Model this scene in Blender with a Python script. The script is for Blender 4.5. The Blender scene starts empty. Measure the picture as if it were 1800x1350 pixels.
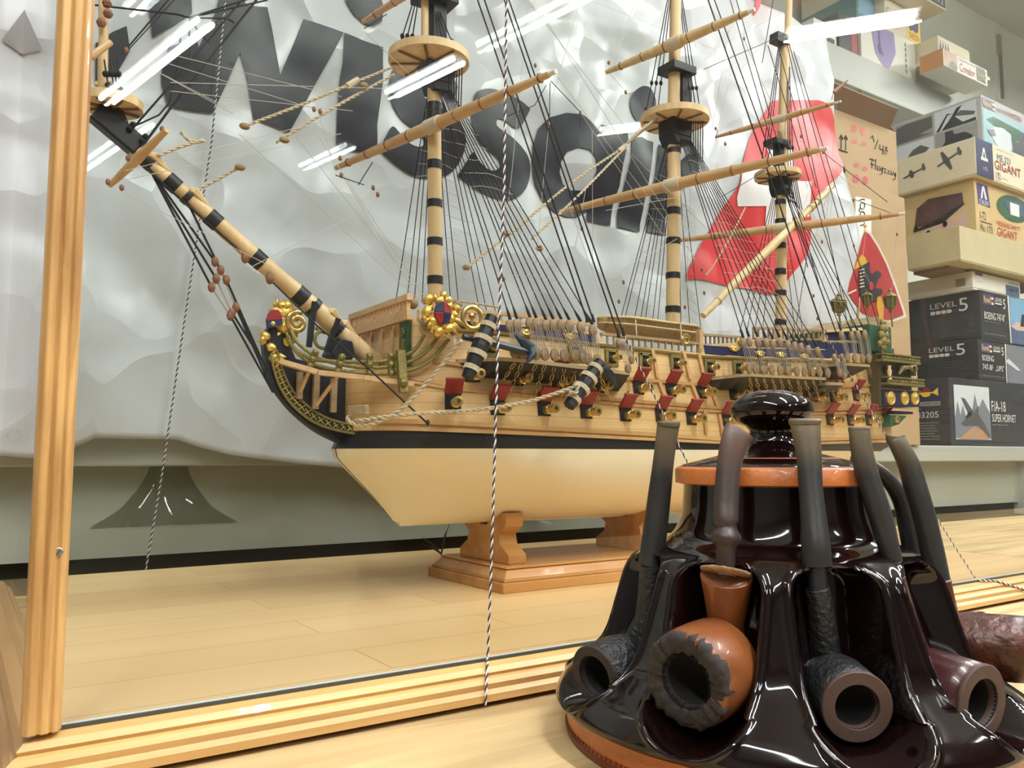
import bpy, bmesh, math, random
from mathutils import Vector, Matrix, noise
from mathutils.geometry import delaunay_2d_cdt
random.seed(7)
SC = bpy.context.scene
COL = SC.collection
V = Vector
# ------------------------------------------------------------------ camera
FPX, IMW, IMH = 1455.0, 1800.0, 1350.0
YAW, PIT = math.radians(33.8), math.atan(128/1455.0)
CAM = V((0, 0, .16))
_fh = V((math.sin(YAW), math.cos(YAW), 0)); RT = V((math.cos(YAW), -math.sin(YAW), 0)); UPZ = V((0, 0, 1))
FW = _fh*math.cos(PIT) + UPZ*math.sin(PIT); UU = UPZ*math.cos(PIT) - _fh*math.sin(PIT)
cd = bpy.data.cameras.new('camera'); cam = bpy.data.objects.new('camera', cd); COL.objects.link(cam)
cd.sensor_width = 36; cd.lens = 36*FPX/IMW; cd.clip_start = .01; cd.clip_end = 50
cam.matrix_world = Matrix(((RT.x, UU.x, -FW.x, CAM.x), (RT.y, UU.y, -FW.y, CAM.y), (RT.z, UU.z, -FW.z, CAM.z), (0, 0, 0, 1)))
SC.camera = cam
# ------------------------------------------------------------------ world, exposure
w = bpy.data.worlds.new('world'); SC.world = w; w.use_nodes = True
w.node_tree.nodes['Background'].inputs[0].default_value = (.8, .83, .9, 1); w.node_tree.nodes['Background'].inputs[1].default_value = .3
vs = SC.view_settings; vs.view_transform = 'Standard'; vs.look = 'None'; vs.gamma = 1; vs.exposure = -0.12; vs.use_curve_mapping = False
LAMP_POWER = 12.5
SC.cycles.transparent_max_bounces = 32
TUBE_GLOW = 60.0
# ------------------------------------------------------------------ pixel -> place helpers (1800 x 1350 frame)
def ray(px, py): return FW + RT*((px-900)/FPX) - UU*((py-675)/FPX)
def at(px, py, Y): d = ray(px, py); return CAM + d*((Y-CAM.y)/d.y)
def atX(px, py, X): d = ray(px, py); return CAM + d*((X-CAM.x)/d.x)
def atZ(px, py, Z): d = ray(px, py); return CAM + d*((Z-CAM.z)/d.z)
def atd(px, py, dep): return CAM + ray(px, py)*dep
def lin(c): c /= 255.0; return c/12.92 if c <= .04045 else ((c+.055)/1.055)**2.4
def rgb(r, g, b): return (lin(r), lin(g), lin(b), 1)
# ------------------------------------------------------------------ materials
def _new(name):
    m = bpy.data.materials.new(name); m.use_nodes = True; nt = m.node_tree
    return m, nt, nt.nodes['Principled BSDF']
def mat(name, c, rough=.5, metal=0.0, bump=0.0, bscale=200.0, var=0.0, vscale=20.0, coat=0.0, emit=0.0, spec=.5, stretch=(1, 1, 1)):
    m, nt, b = _new(name); N, L = nt.nodes, nt.links
    c = rgb(*c); b.inputs['Base Color'].default_value = c; b.inputs['Roughness'].default_value = rough; b.inputs['Metallic'].default_value = metal
    b.inputs['Coat Weight'].default_value = coat; b.inputs['Specular IOR Level'].default_value = spec
    if emit: b.inputs['Emission Color'].default_value = c; b.inputs['Emission Strength'].default_value = emit
    if bump or var:
        tc = N.new('ShaderNodeTexCoord'); mp = N.new('ShaderNodeMapping'); mp.inputs['Scale'].default_value = stretch
        L.new(tc.outputs['Object'], mp.inputs[0])
    if var:
        n = N.new('ShaderNodeTexNoise'); n.inputs['Scale'].default_value = vscale; n.inputs['Detail'].default_value = 5; L.new(mp.outputs[0], n.inputs[0])
        r = N.new('ShaderNodeValToRGB'); r.color_ramp.elements[0].position = .3; r.color_ramp.elements[1].position = .7
        r.color_ramp.elements[0].color = tuple(x*(1-var) for x in c[:3])+(1,); r.color_ramp.elements[1].color = tuple(min(1, x*(1+var)) for x in c[:3])+(1,)
        L.new(n.outputs[0], r.inputs[0]); L.new(r.outputs[0], b.inputs['Base Color'])
    if bump:
        n = N.new('ShaderNodeTexNoise'); n.inputs['Scale'].default_value = bscale; n.inputs['Detail'].default_value = 4; L.new(mp.outputs[0], n.inputs[0])
        bp = N.new('ShaderNodeBump'); bp.inputs['Strength'].default_value = bump; bp.inputs['Distance'].default_value = .002
        L.new(n.outputs[0], bp.inputs['Height']); L.new(bp.outputs[0], b.inputs['Normal'])
    return m
def wood(name, dark, light, axis='X', scale=14.0, rough=.42, planks=None, coat=0.0, lo=.3, hi=.72):
    """streaks along an axis; planks=(length, width) adds a strip pattern with thin joints (metres, X by Y)"""
    m, nt, b = _new(name); N, L = nt.nodes, nt.links
    tc = N.new('ShaderNodeTexCoord'); mp = N.new('ShaderNodeMapping')
    k = {'X': (.07, 1, 1), 'Y': (1, .07, 1), 'Z': (1, 1, .07)}[axis]; mp.inputs['Scale'].default_value = k; L.new(tc.outputs['Object'], mp.inputs[0])
    n = N.new('ShaderNodeTexNoise'); n.inputs['Scale'].default_value = scale; n.inputs['Detail'].default_value = 6; n.inputs['Distortion'].default_value = .6
    L.new(mp.outputs[0], n.inputs[0])
    r = N.new('ShaderNodeValToRGB'); r.color_ramp.elements[0].position = lo; r.color_ramp.elements[1].position = hi
    r.color_ramp.elements[0].color = rgb(*dark); r.color_ramp.elements[1].color = rgb(*light); L.new(n.outputs[0], r.inputs[0])
    out = r.outputs[0]
    if planks:
        br = N.new('ShaderNodeTexBrick'); br.inputs['Scale'].default_value = 1; br.inputs['Brick Width'].default_value = planks[0]; br.inputs['Row Height'].default_value = planks[1]
        br.inputs['Mortar Size'].default_value = planks[1]*.012; br.offset = .37; br.inputs['Bias'].default_value = 0
        br.inputs['Color1'].default_value = (1, 1, 1, 1); br.inputs['Color2'].default_value = (.89, .86, .81, 1); br.inputs['Mortar'].default_value = (.72, .64, .52, 1)
        L.new(tc.outputs['Object'], br.inputs[0])
        mx = N.new('ShaderNodeMix'); mx.data_type = 'RGBA'; mx.blend_type = 'MULTIPLY'; mx.inputs[0].default_value = 1
        L.new(out, mx.inputs[6]); L.new(br.outputs[0], mx.inputs[7]); out = mx.outputs[2]
    L.new(out, b.inputs['Base Color']); b.inputs['Roughness'].default_value = rough; b.inputs['Coat Weight'].default_value = coat
    return m
def clear_plastic(name, tint=(250, 251, 250), refl=1.0):
    """thin clear acrylic: see-through with a Fresnel mirror sheen"""
    m = bpy.data.materials.new(name); m.use_nodes = True; nt = m.node_tree; N, L = nt.nodes, nt.links; N.clear()
    o = N.new('ShaderNodeOutputMaterial'); mx = N.new('ShaderNodeMixShader'); t = N.new('ShaderNodeBsdfTransparent'); g = N.new('ShaderNodeBsdfGlossy')
    t.inputs[0].default_value = rgb(*tint); g.inputs['Roughness'].default_value = .0; g.inputs['Color'].default_value = (1, 1, 1, 1)
    lw = N.new('ShaderNodeLayerWeight'); lw.inputs[0].default_value = .5
    p = N.new('ShaderNodeMath'); p.operation = 'POWER'; p.inputs[1].default_value = 4.0; L.new(lw.outputs['Facing'], p.inputs[0])
    a = N.new('ShaderNodeMath'); a.operation = 'MULTIPLY_ADD'; a.inputs[1].default_value = .8*refl; a.inputs[2].default_value = .022*refl; L.new(p.outputs[0], a.inputs[0])
    L.new(a.outputs[0], mx.inputs[0]); L.new(t.outputs[0], mx.inputs[1]); L.new(g.outputs[0], mx.inputs[2]); L.new(mx.outputs[0], o.inputs[0])
    return m
M = {}
M['black'] = mat('black_paint', (28, 28, 33), .45); M['cord'] = mat('black_cord', (30, 29, 32), .8)
M['rope'] = mat('hemp_rope', (205, 188, 160), .85, bump=.3, bscale=900); M['thread'] = mat('grey_thread', (168, 160, 150), .8); M['thin'] = mat('pale_thread', (196, 190, 180), .8)
M['spar'] = wood('spar_wood', (204, 172, 124), (228, 200, 152), 'Z', 90, .45); M['sparh'] = wood('yard_wood', (192, 152, 108), (216, 180, 134), 'Y', 90, .45)
M['pale'] = wood('pale_wood', (208, 184, 132), (236, 216, 168), 'X', 60, .5)
M['deckw'] = wood('deck_wood', (196, 158, 112), (222, 186, 140), 'X', 120, .5); M['oldwood'] = wood('grey_wood', (150, 128, 96), (184, 162, 122), 'X', 120, .55)
M['gold'] = mat('gilding', (232, 196, 106), .3, .75, bump=.5, bscale=500); M['brass'] = mat('brass', (206, 178, 112), .3, .8); M['dull'] = mat('dull_gilding', (140, 128, 74), .45, .55, bump=.6, bscale=600)
M['red'] = mat('red_paint', (146, 30, 30), .45); M['blue'] = mat('blue_paint', (34, 36, 78), .5); M['green'] = mat('green_paint', (56, 96, 70), .5)
M['cream'] = mat('cream_paint', (241, 230, 202), .38, var=.05, vscale=9, coat=.2); M['dead'] = mat('deadeye_wood', (148, 122, 90), .6, var=.15, vscale=200)
M['brown'] = mat('brown_block', (128, 82, 54), .6); M['steel'] = mat('dark_steel', (58, 66, 76), .35, .5)
M['white'] = mat('white_paint', (225, 223, 218), .6)
# ------------------------------------------------------------------ mesh builder
class MB:
    def __init__(s): s.v, s.f, s.m, s.mi = [], [], [], 0
    def add(s, vs, fs):
        o = len(s.v); s.v += [tuple(v) for v in vs]; s.f += [tuple(i+o for i in f) for f in fs]; s.m += [s.mi]*len(fs); return s
    def box(s, x0, x1, y0, y1, z0, z1):
        return s.add([(x0, y0, z0), (x1, y0, z0), (x1, y1, z0), (x0, y1, z0), (x0, y0, z1), (x1, y0, z1), (x1, y1, z1), (x0, y1, z1)],
                     [(0, 3, 2, 1), (4, 5, 6, 7), (0, 1, 5, 4), (1, 2, 6, 5), (2, 3, 7, 6), (3, 0, 4, 7)])
    def obox(s, c, ax, ay, az):
        c, ax, ay, az = V(c), V(ax), V(ay), V(az)
        return s.add([c+ax*i+ay*j+az*k for k in (-1, 1) for i, j in ((-1, -1), (1, -1), (1, 1), (-1, 1))],
                     [(0, 3, 2, 1), (4, 5, 6, 7), (0, 1, 5, 4), (1, 2, 6, 5), (2, 3, 7, 6), (3, 0, 4, 7)])
    def bar(s, a, b, w, d, side=V((0, 1, 0))):
        a, b = V(a), V(b); t = (b-a).normalized(); sd = (V(side)-t*t.dot(V(side))).normalized(); u = t.cross(sd)
        return s.obox((a+b)/2, t*((b-a).length/2), sd*(d/2), u*(w/2))
    def tube(s, pts, r, n=6, cap=True, wdir=None, flat=1.0):
        pts = [V(p) for p in pts]; k = len(pts); rs = r if isinstance(r, (list, tuple)) else [r]*k
        fl = flat if isinstance(flat, (list, tuple)) else [flat]*k
        vs = []; prev = None
        for i, p in enumerate(pts):
            t = (pts[min(i+1, k-1)]-pts[max(i-1, 0)]).normalized()
            if wdir is not None: u = V(wdir)
            elif prev is not None: u = prev
            else: u = V((0, 0, 1)) if abs(t.z) < .9 else V((1, 0, 0))
            u = (u-t*u.dot(t)).normalized(); prev = u; q = t.cross(u)
            vs += [p+u*(rs[i]*math.cos(2*math.pi*j/n))+q*(rs[i]*fl[i]*math.sin(2*math.pi*j/n)) for j in range(n)]
        fs = [(i*n+j, i*n+(j+1) % n, (i+1)*n+(j+1) % n, (i+1)*n+j) for i in range(k-1) for j in range(n)]
        if cap: fs += [tuple(reversed(range(n))), tuple((k-1)*n+j for j in range(n))]
        return s.add(vs, fs)
    def lathe(s, p, ax, prof, n=24, ref=None, cap=True):
        """prof: (distance along ax, radius)"""
        p, ax = V(p), V(ax).normalized(); u = V(ref) if ref is not None else (V((0, 0, 1)) if abs(ax.z) < .9 else V((1, 0, 0)))
        u = (u-ax*u.dot(ax)).normalized(); q = ax.cross(u); vs = []
        for h, r in prof: vs += [p+ax*h+u*(r*math.cos(2*math.pi*j/n))+q*(r*math.sin(2*math.pi*j/n)) for j in range(n)]
        k = len(prof); fs = [(i*n+j, i*n+(j+1) % n, (i+1)*n+(j+1) % n, (i+1)*n+j) for i in range(k-1) for j in range(n)]
        if cap and prof[0][1] > 1e-5: fs.append(tuple(reversed(range(n))))
        if cap and prof[-1][1] > 1e-5: fs.append(tuple((k-1)*n+j for j in range(n)))
        return s.add(vs, fs)
    def ball(s, c, r, n=10, sq=(1, 1, 1)):
        vs, fs = [], []; k = n//2
        for i in range(k+1):
            a = math.pi*i/k
            vs += [V(c)+V((r*sq[0]*math.sin(a)*math.cos(2*math.pi*j/n), r*sq[1]*math.sin(a)*math.sin(2*math.pi*j/n), r*sq[2]*math.cos(a))) for j in range(n)]
        fs = [(i*n+j, (i+1)*n+j, (i+1)*n+(j+1) % n, i*n+(j+1) % n) for i in range(k) for j in range(n)]
        return s.add(vs, fs)
    def prism(s, pts, off):
        """pts: planar outline (3D), extruded by off"""
        n = len(pts); pts = [V(p) for p in pts]; off = V(off)
        return s.add(pts+[p+off for p in pts], [tuple(range(n)), tuple(reversed(range(n, 2*n)))]+[(i, i+n, (i+1) % n+n, (i+1) % n) for i in range(n)])
    def strip(s, A, B):
        n = len(A); return s.add(list(A)+list(B), [(i, i+1, n+i+1, n+i) for i in range(n-1)])
    def build(s, name, mats, parent=None, smooth=False, bevel=0.0, recalc=True, ang=None):
        me = bpy.data.meshes.new(name); me.from_pydata(s.v, [], s.f)
        if not isinstance(mats, (list, tuple)): mats = [mats]
        for m in mats: me.materials.append(m)
        for i, p in enumerate(me.polygons): p.material_index = s.m[i]
        if recalc:
            bm = bmesh.new(); bm.from_mesh(me); bmesh.ops.recalc_face_normals(bm, faces=bm.faces); bm.to_mesh(me); bm.free()
        if smooth:
            for p in me.polygons: p.use_smooth = True
            if smooth != 'all': me.set_sharp_from_angle(angle=math.radians(ang or 40))
        o = bpy.data.objects.new(name, me); COL.objects.link(o)
        if bevel:
            b = o.modifiers.new('bevel', 'BEVEL'); b.width = bevel; b.segments = 2; b.limit_method = 'ANGLE'
        if parent is not None:
            o.parent = parent; o.matrix_parent_inverse = Matrix.Translation(-BASE[parent.name])
        return o
BASE = {}
_build = MB.build
def build_reg(s, name, mats, parent=None, **k):
    o = _build(s, name, mats, parent, **k); BASE[o.name] = V((0, 0, 0)); return o
MB.build = build_reg
def tag(o, label, cat, group=None):
    o['label'] = label; o['category'] = cat
    if group: o['group'] = group
    return o
def thing(name, base, label, cat, group=None):
    o = bpy.data.objects.new(name, None); COL.objects.link(o); o.location = V(base); BASE[o.name] = V(base); o.empty_display_size = .02
    return tag(o, label, cat, group)
def structure(o): o['kind'] = 'structure'; return o
# ------------------------------------------------------------------ flat writing
_TXT = {}
def text_geo(s, shear=0.0):
    k = (s, shear)
    if k not in _TXT:
        c = bpy.data.curves.new('t', 'FONT'); c.body = s; c.resolution_u = 3; c.shear = shear
        o = bpy.data.objects.new('t', c); COL.objects.link(o); bpy.context.view_layer.update()
        me = bpy.data.meshes.new_from_object(o.evaluated_get(bpy.context.evaluated_depsgraph_get()))
        vs = [(v.co.x, v.co.y) for v in me.vertices]; fs = [tuple(p.vertices) for p in me.polygons]
        bpy.data.objects.remove(o); bpy.data.curves.remove(c); bpy.data.meshes.remove(me)
        x0 = min(v[0] for v in vs); x1 = max(v[0] for v in vs); y0 = min(v[1] for v in vs); y1 = max(v[1] for v in vs)
        _TXT[k] = ([((x-x0)/(x1-x0), (y-y0)/(y1-y0)) for x, y in vs], fs)
    return _TXT[k]
class Face:
    """a flat face: origin + u*ux + v*uz (u, v in 0..1), n = outward normal"""
    def __init__(s, o, ux, uz, n): s.o, s.ux, s.uz, s.n = V(o), V(ux), V(uz), V(n).normalized()
    def p(s, u, v, h=0.0): return s.o+s.ux*u+s.uz*v+s.n*h
    def poly(s, mb, pts, h=.0008):
        n = len(pts); d = delaunay_2d_cdt([V(q) for q in pts], [(i, (i+1) % n) for i in range(n)], [], 1, 1e-6)
        mb.add([s.p(q[0], q[1], h) for q in d[0]], [tuple(f) for f in d[2]]); return mb
    def rect(s, mb, u0, v0, u1, v1, h=.0008): return s.poly(mb, [(u0, v0), (u1, v0), (u1, v1), (u0, v1)], h)
    def text(s, mb, t, u0, v0, u1, v1, h=.0012, shear=0.0):
        vs, fs = text_geo(t, shear); mb.add([s.p(u0+(u1-u0)*x, v0+(v1-v0)*y, h) for x, y in vs], fs); return mb
def spline(pts, n=8):
    """smooth curve through control points (tuples of any length)"""
    out = []; k = len(pts)
    for i in range(k-1):
        p0, p1, p2, p3 = pts[max(i-1, 0)], pts[i], pts[i+1], pts[min(i+2, k-1)]
        for j in range(n):
            t = j/n
            out.append(tuple(.5*(2*b+(c-a)*t+(2*a-5*b+4*c-d)*t*t+(3*b-a-3*c+d)*t**3) for a, b, c, d in zip(p0, p1, p2, p3)))
    out.append(tuple(pts[-1])); return out
def lerp(a, b, t): return a+(b-a)*t
def interp(x, tab):
    if x <= tab[0][0]: return tab[0][1]
    for (a, fa), (b, fb) in zip(tab, tab[1:]):
        if x <= b: return fa+(fb-fa)*(x-a)/(b-a)
    return tab[-1][1]
# ------------------------------------------------------------------ room
M['wall'] = mat('wall_paint', (232, 233, 222), .8, var=.04, vscale=3); M['ceil'] = mat('ceiling_white', (205, 205, 200), .9); M['floor'] = mat('grey_floor', (84, 82, 78), .6, var=.1, vscale=4)
RX0, RX1, RY0, RY1, RZ0, RZ1 = -2.2, 5.2, -3.8, 1.77, -.92, 2.12
structure(MB().box(RX0, RX1, RY0, RY1, RZ0-.05, RZ0).build('floor', M['floor']))
structure(MB().box(RX0, RX1, RY0, RY1, RZ1, RZ1+.05).build('ceiling', M['ceil']))
structure(MB().box(RX0, RX1, RY1, RY1+.08, RZ0, RZ1).build('wall_back', M['wall']))
structure(MB().box(RX0, RX1, RY0-.08, RY0, RZ0, RZ1).build('wall_front', mat('grey_wall_paint', (104, 104, 100), .8)))
structure(MB().box(RX0-.08, RX0, RY0, RY1, RZ0, RZ1).build('wall_left', mat('side_wall_paint', (120, 120, 116), .8)))
structure(MB().box(RX1, RX1+.08, RY0, RY1, RZ0, RZ1).build('wall_right', bpy.data.materials['side_wall_paint']))
# ceiling lamps
M['lampbody'] = mat('lamp_housing', (215, 215, 210), .5); M['tube'] = mat('lamp_tube', (245, 250, 255), .5, emit=TUBE_GLOW)
ZLAMP = 1.93
def ceiling_lamp(a, b, label, k=1.0):
    """a, b: the two ends of a twin tube lamp on the ceiling"""
    a, b = V((a[0], a[1], ZLAMP)), V((b[0], b[1], ZLAMP)); d = (b-a).normalized(); sd = V((-d.y, d.x, 0)); c = (a+b)/2; L = (b-a).length
    t = thing('ceiling_lamp', c, label, 'ceiling lamp', 'tube lamps on the ceiling')
    MB().obox(c-UPZ*.02, d*(L/2), sd*.045, UPZ*.02).build('housing', M['lampbody'], t, bevel=.004)
    for e in (-.35, .35): MB().tube([c+d*(L*e), c+d*(L*e)+UPZ*(RZ1-ZLAMP)], .005, 8).build('hanger', M['lampbody'], t)
    for dx in (-.03, .03):
        MB().tube([a+d*.02+sd*dx-UPZ*.056, b-d*.02+sd*dx-UPZ*.056], .012, 10).build('tube', M['tube'], t, smooth=True)
    l = bpy.data.lights.new('lamp_light', 'AREA'); l.shape = 'RECTANGLE'; l.size = L; l.size_y = .016; l.energy = LAMP_POWER*L*k; l.color = (1, .98, .94)
    o = bpy.data.objects.new('lamp_light', l); COL.objects.link(o); o.location = c-UPZ*.075; o.rotation_euler = (0, 0, math.atan2(d.y, d.x)); o.parent = t; o.matrix_parent_inverse = Matrix.Translation(-BASE[t.name])
ceiling_lamp((.74, -2.30), (.52, -3.35), 'twin tube ceiling lamp behind the camera, left row')
ceiling_lamp((1.735, -2.02), (1.63, -2.52), 'short twin tube ceiling lamp behind the camera, middle row')
ceiling_lamp((2.74, -1.12), (3.05, -.72), 'short twin tube ceiling lamp behind the camera, right row')
ceiling_lamp((.75, .1), (.48, -1.2), 'twin tube ceiling lamp above the counter on the left', 1.9)
ceiling_lamp((2.0, .55), (1.75, -.7), 'twin tube ceiling lamp above the counter in the middle', 1.9)
ceiling_lamp((3.6, .9), (3.35, -.4), 'twin tube ceiling lamp above the shelves on the right', 3.0)
ceiling_lamp((-.6, .2), (-.95, -1.6), 'twin tube ceiling lamp far left over the counter')
# ------------------------------------------------------------------ counter, shelf unit
M['counter'] = wood('oak_counter', (158, 132, 92), (206, 180, 132), 'X', 38, .5, lo=.36, hi=.64)
M['beech'] = wood('beech_floor', (220, 184, 130), (234, 202, 150), 'X', 10, .34, planks=(.38, .062))
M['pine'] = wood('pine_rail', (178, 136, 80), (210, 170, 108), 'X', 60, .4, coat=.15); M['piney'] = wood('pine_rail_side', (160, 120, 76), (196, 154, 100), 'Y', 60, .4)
M['post'] = wood('pine_post', (156, 114, 64), (206, 164, 104), 'Z', 75, .38, coat=.2, lo=.38, hi=.62)
M['shelf'] = mat('grey_green_shelf', (176, 178, 168), .5, var=.03, vscale=6); M['panel'] = mat('grey_green_panel', (160, 162, 148), .6, var=.05, vscale=5)
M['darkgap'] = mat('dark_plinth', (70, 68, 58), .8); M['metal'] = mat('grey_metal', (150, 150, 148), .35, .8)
c = thing('counter', (1.2, .4, RZ0), 'oak worktop counter carrying the display case and pipe stand', 'counter')
MB().box(-1.5, 4.2, -.32, 1.125, -.035, 0).build('worktop', M['counter'], c, bevel=.002)
MB().box(-1.45, 4.15, -.28, 1.1, RZ0, -.035).build('cabinet', M['panel'], c)
YL = 1.13                                                     # front of the shelves
ZS = .188                                                     # top of the lower shelf
su = thing('shelf_unit', (1.2, YL+.2, RZ0), 'grey shelf unit behind the display case, loaded with cartons', 'shelf')
YU = 1.47                                                     # front of the upper shelf, set further back
MB().box(-1.5, 4.2, YL, 1.75, ZS-.04, ZS).build('shelf_board', M['shelf'], su, bevel=.003)
MB().box(-1.5, 4.2, 1.165, 1.185, .033, ZS-.04).build('back_panel', M['panel'], su)
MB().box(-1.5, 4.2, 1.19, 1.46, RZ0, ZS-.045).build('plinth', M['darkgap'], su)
zt = at(1500, 92, YU).z; zb = at(1500, 152, YU).z
MB().box(.9, 5.0, YU, 1.75, zb, zt).build('shelf_board', M['shelf'], su, bevel=.003)
xu = at(1800, 850, YL+.02).x
MB().box(xu, xu+.03, YL+.01, YL+.05, 0, ZS-.04).build('upright', M['shelf'], su)
wr = thing('wall_rail', (atd(1750, 120, 3.4).x, RY1, .9), 'slotted grey metal rail on the wall above the boxes', 'rail')
xr = at(1752, 100, RY1).x
MB().box(xr-.025, xr+.025, RY1-.006, RY1, at(1752, 175, RY1).z, RZ1).build('rail', M['wall'], wr)
MB().box(xr+.004, xr+.016, RY1-.016, RY1-.006, at(1752, 172, RY1).z, at(1752, 95, RY1).z).build('slot_strip', M['metal'], wr)
MB().box(xr-.012, xr+.012, RY1-.02, RY1-.006, at(1752, 98, RY1).z, at(1752, 65, RY1).z).build('hook', M['panel'], wr)
# wall board at the very top right
tb = MB(); p = at(1772, 14, 1.71); tb.box(p.x, p.x+.6, 1.71, RY1, p.z, p.z+.05)
tag(tb.build('shelf_plank', M['oldwood'], bevel=.003), 'brown wooden shelf plank at the top right on the wall', 'shelf')
# ------------------------------------------------------------------ display case
CX0, CX1, CY0, CY1, CZ, CT = .042, 1.205, .481, 1.082, .025, .96
M['acrylic'] = clear_plastic('acrylic'); M['acrylic_b'] = clear_plastic('acrylic_back', refl=.35); M['edge'] = mat('acrylic_edge', (205, 214, 214), .15, spec=.6)
case = thing('display_case', (.6, .78, 0), 'clear acrylic display case with pine base and corner post around the ship model', 'display case')
def rail_profile(sign=1):
    # (outward, height): moulded base rail
    return [(0, .0035), (.019, .0035), (.019, .008), (.016, .0105), (.0165, .014), (.0135, .0165), (.0105, .0175), (.0115, .0195), (.0085, .0225), (.0, .0245)]
def rail(p0, p1, out, name, m):
    b = MB(); pr = rail_profile(); p0, p1, out = V(p0), V(p1), V(out)
    t = (p1-p0).normalized()
    A = [p0+out*o-t*o+UPZ*h for o, h in pr]; B = [p1+out*o+t*o+UPZ*h for o, h in pr]; n = len(pr)
    b.add(A+B, [(i, i+1, n+i+1, n+i) for i in range(n-1)]+[tuple(range(n)), tuple(reversed(range(n, 2*n)))])
    return b.build(name, m, case)
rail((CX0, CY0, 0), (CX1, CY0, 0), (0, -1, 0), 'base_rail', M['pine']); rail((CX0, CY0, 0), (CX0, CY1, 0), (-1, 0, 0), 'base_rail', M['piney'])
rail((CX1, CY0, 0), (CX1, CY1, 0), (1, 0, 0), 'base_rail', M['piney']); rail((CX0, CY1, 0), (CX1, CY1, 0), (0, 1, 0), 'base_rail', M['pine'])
MB().box(CX0, CX1, CY0, CY1, .006, CZ).build('base_board', M['beech'], case)
for fx in (CX0+.03, (CX0+CX1)/2, CX1-.06):
    for fy in (CY0+.03, CY1-.06): MB().box(fx, fx+.03, fy, fy+.03, 0, .006).build('foot', M['darkgap'], case)
MB().box(CX0+.004, CX1-.004, CY0-.0015, CY0-.0001, CZ-.001, CZ+.0012).build('pane_edge', M['darkgap'], case)
MB().box(CX0, CX1, CY0, CY0+.004, CZ, CT).build('front_pane', M['acrylic'], case); MB().box(CX0, CX0+.004, CY0+.006, CY1, CZ, CT).build('side_pane', M['acrylic'], case)
MB().box(CX1-.004, CX1, CY0+.006, CY1, CZ, CT).build('side_pane', M['acrylic'], case); MB().box(CX0, CX1, CY1-.004, CY1, CZ, CT).build('back_pane', M['acrylic_b'], case)
MB().box(CX0, CX1, CY0, CY1, CT, CT+.004).build('top_pane', M['acrylic'], case)
MB().box(CX0, CX1, CY0+.0005, CY0+.0035, CZ, CZ+.0012).build('pane_edge', M['edge'], case)
# corner post: rounded, fluted along its height
def corner_post(x, y, name):
    b = MB(); w = .030
    pr = [(0, 0), (0, -.006), (.004, -.0092), (.010, -.0088), (.012, -.0074), (.014, -.0092), (.019, -.0088), (.021, -.0072), (.023, -.0086), (.027, -.0075), (w, -.004), (w, .0), ]
    pr = [(x-.0095+a*.585, y+c*1.15) for a, c in pr]; n = len(pr); zs = [CZ+.0005, CT+.004]
    b.add([(a, c, z) for z in zs for a, c in pr], [(i, (i+1) % n, n+(i+1) % n, n+i) for i in range(n)]+[tuple(reversed(range(n))), tuple(range(n, 2*n))])
    return b.build(name, M['post'], case, bevel=.0008)
cp = corner_post(CX0, CY0, 'corner_post')
p = at(103, 970, CY0-.009)
sb = MB(); sb.lathe(p, (0, -1, 0), [(-.002, .0022), (.0004, .0022), (.0008, .0017)], 16); sb.mi = 1; sb.obox(p+V((0, -.0009, 0)), (.0009, 0, .0014), (0, .0002, 0), (.0002, 0, -.0002))
sb.build('screw', [M['metal'], M['darkgap']], cp)
corner_post(CX1-.004, CY0, 'corner_post')
# ------------------------------------------------------------------ banner
YB = 1.108
M['sheet'] = mat('white_sheet', (196, 198, 203), .3, bump=.25, bscale=16)
nt = M['sheet'].node_tree; vo = nt.nodes.new('ShaderNodeTexVoronoi'); vo.inputs['Scale'].default_value = 9; tc_ = nt.nodes.new('ShaderNodeTexCoord'); nz = nt.nodes.new('ShaderNodeTexNoise'); nz.inputs['Scale'].default_value = 5
ad = nt.nodes.new('ShaderNodeVectorMath'); ad.operation = 'MULTIPLY_ADD'; ad.inputs[1].default_value = (.16, .16, .16); nt.links.new(tc_.outputs['Object'], nz.inputs[0]); nt.links.new(nz.outputs[1], ad.inputs[0]); nt.links.new(tc_.outputs['Object'], ad.inputs[2]); nt.links.new(ad.outputs[0], vo.inputs[0])
b2_ = nt.nodes.new('ShaderNodeBump'); b2_.inputs['Strength'].default_value = .34; b2_.inputs['Distance'].default_value = .035; nt.links.new(vo.outputs['Distance'], b2_.inputs['Height'])
pb_ = nt.nodes['Principled BSDF']; nt.links.new(pb_.inputs['Normal'].links[0].from_socket, b2_.inputs['Normal']); nt.links.new(b2_.outputs[0], pb_.inputs['Normal']); M['ink'] = mat('black_ink', (36, 36, 46), .42, var=.15, vscale=12); M['inkred'] = mat('red_ink', (200, 42, 46), .45); M['inkwhite'] = mat('white_ink', (222, 218, 222), .45)
def crinkle(x, z):
    p = V((x*3.1, z*3.7, 1.3)); a = 1-abs(noise.noise(p))*2
    q = V((x*8.3+3, z*6.1, 4.1)); b = 1-abs(noise.noise(q))*2
    f = noise.voronoi(V((x*6.3, z*5.2, 2.2)))[0][0]; g = noise.voronoi(V((x*13+1, z*11, 5.5)))[0][0]
    return .009*(a-.5)+.002*(b-.5)+.022*(f-.45)+.0085*(g-.45)
def bpt(x, z, off=0.0): return V((x, YB-.004+max(-.014, min(.014, crinkle(x, z)))-off, z))
bot = [(at(px, py, YB).x, at(px, py, YB).z) for px, py in ((-60, 806), (130, 790), (160, 771), (310, 772), (345, 785), (400, 799), (480, 810), (600, 822), (800, 832), (1100, 826), (1400, 720), (1520, 560))]
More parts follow.
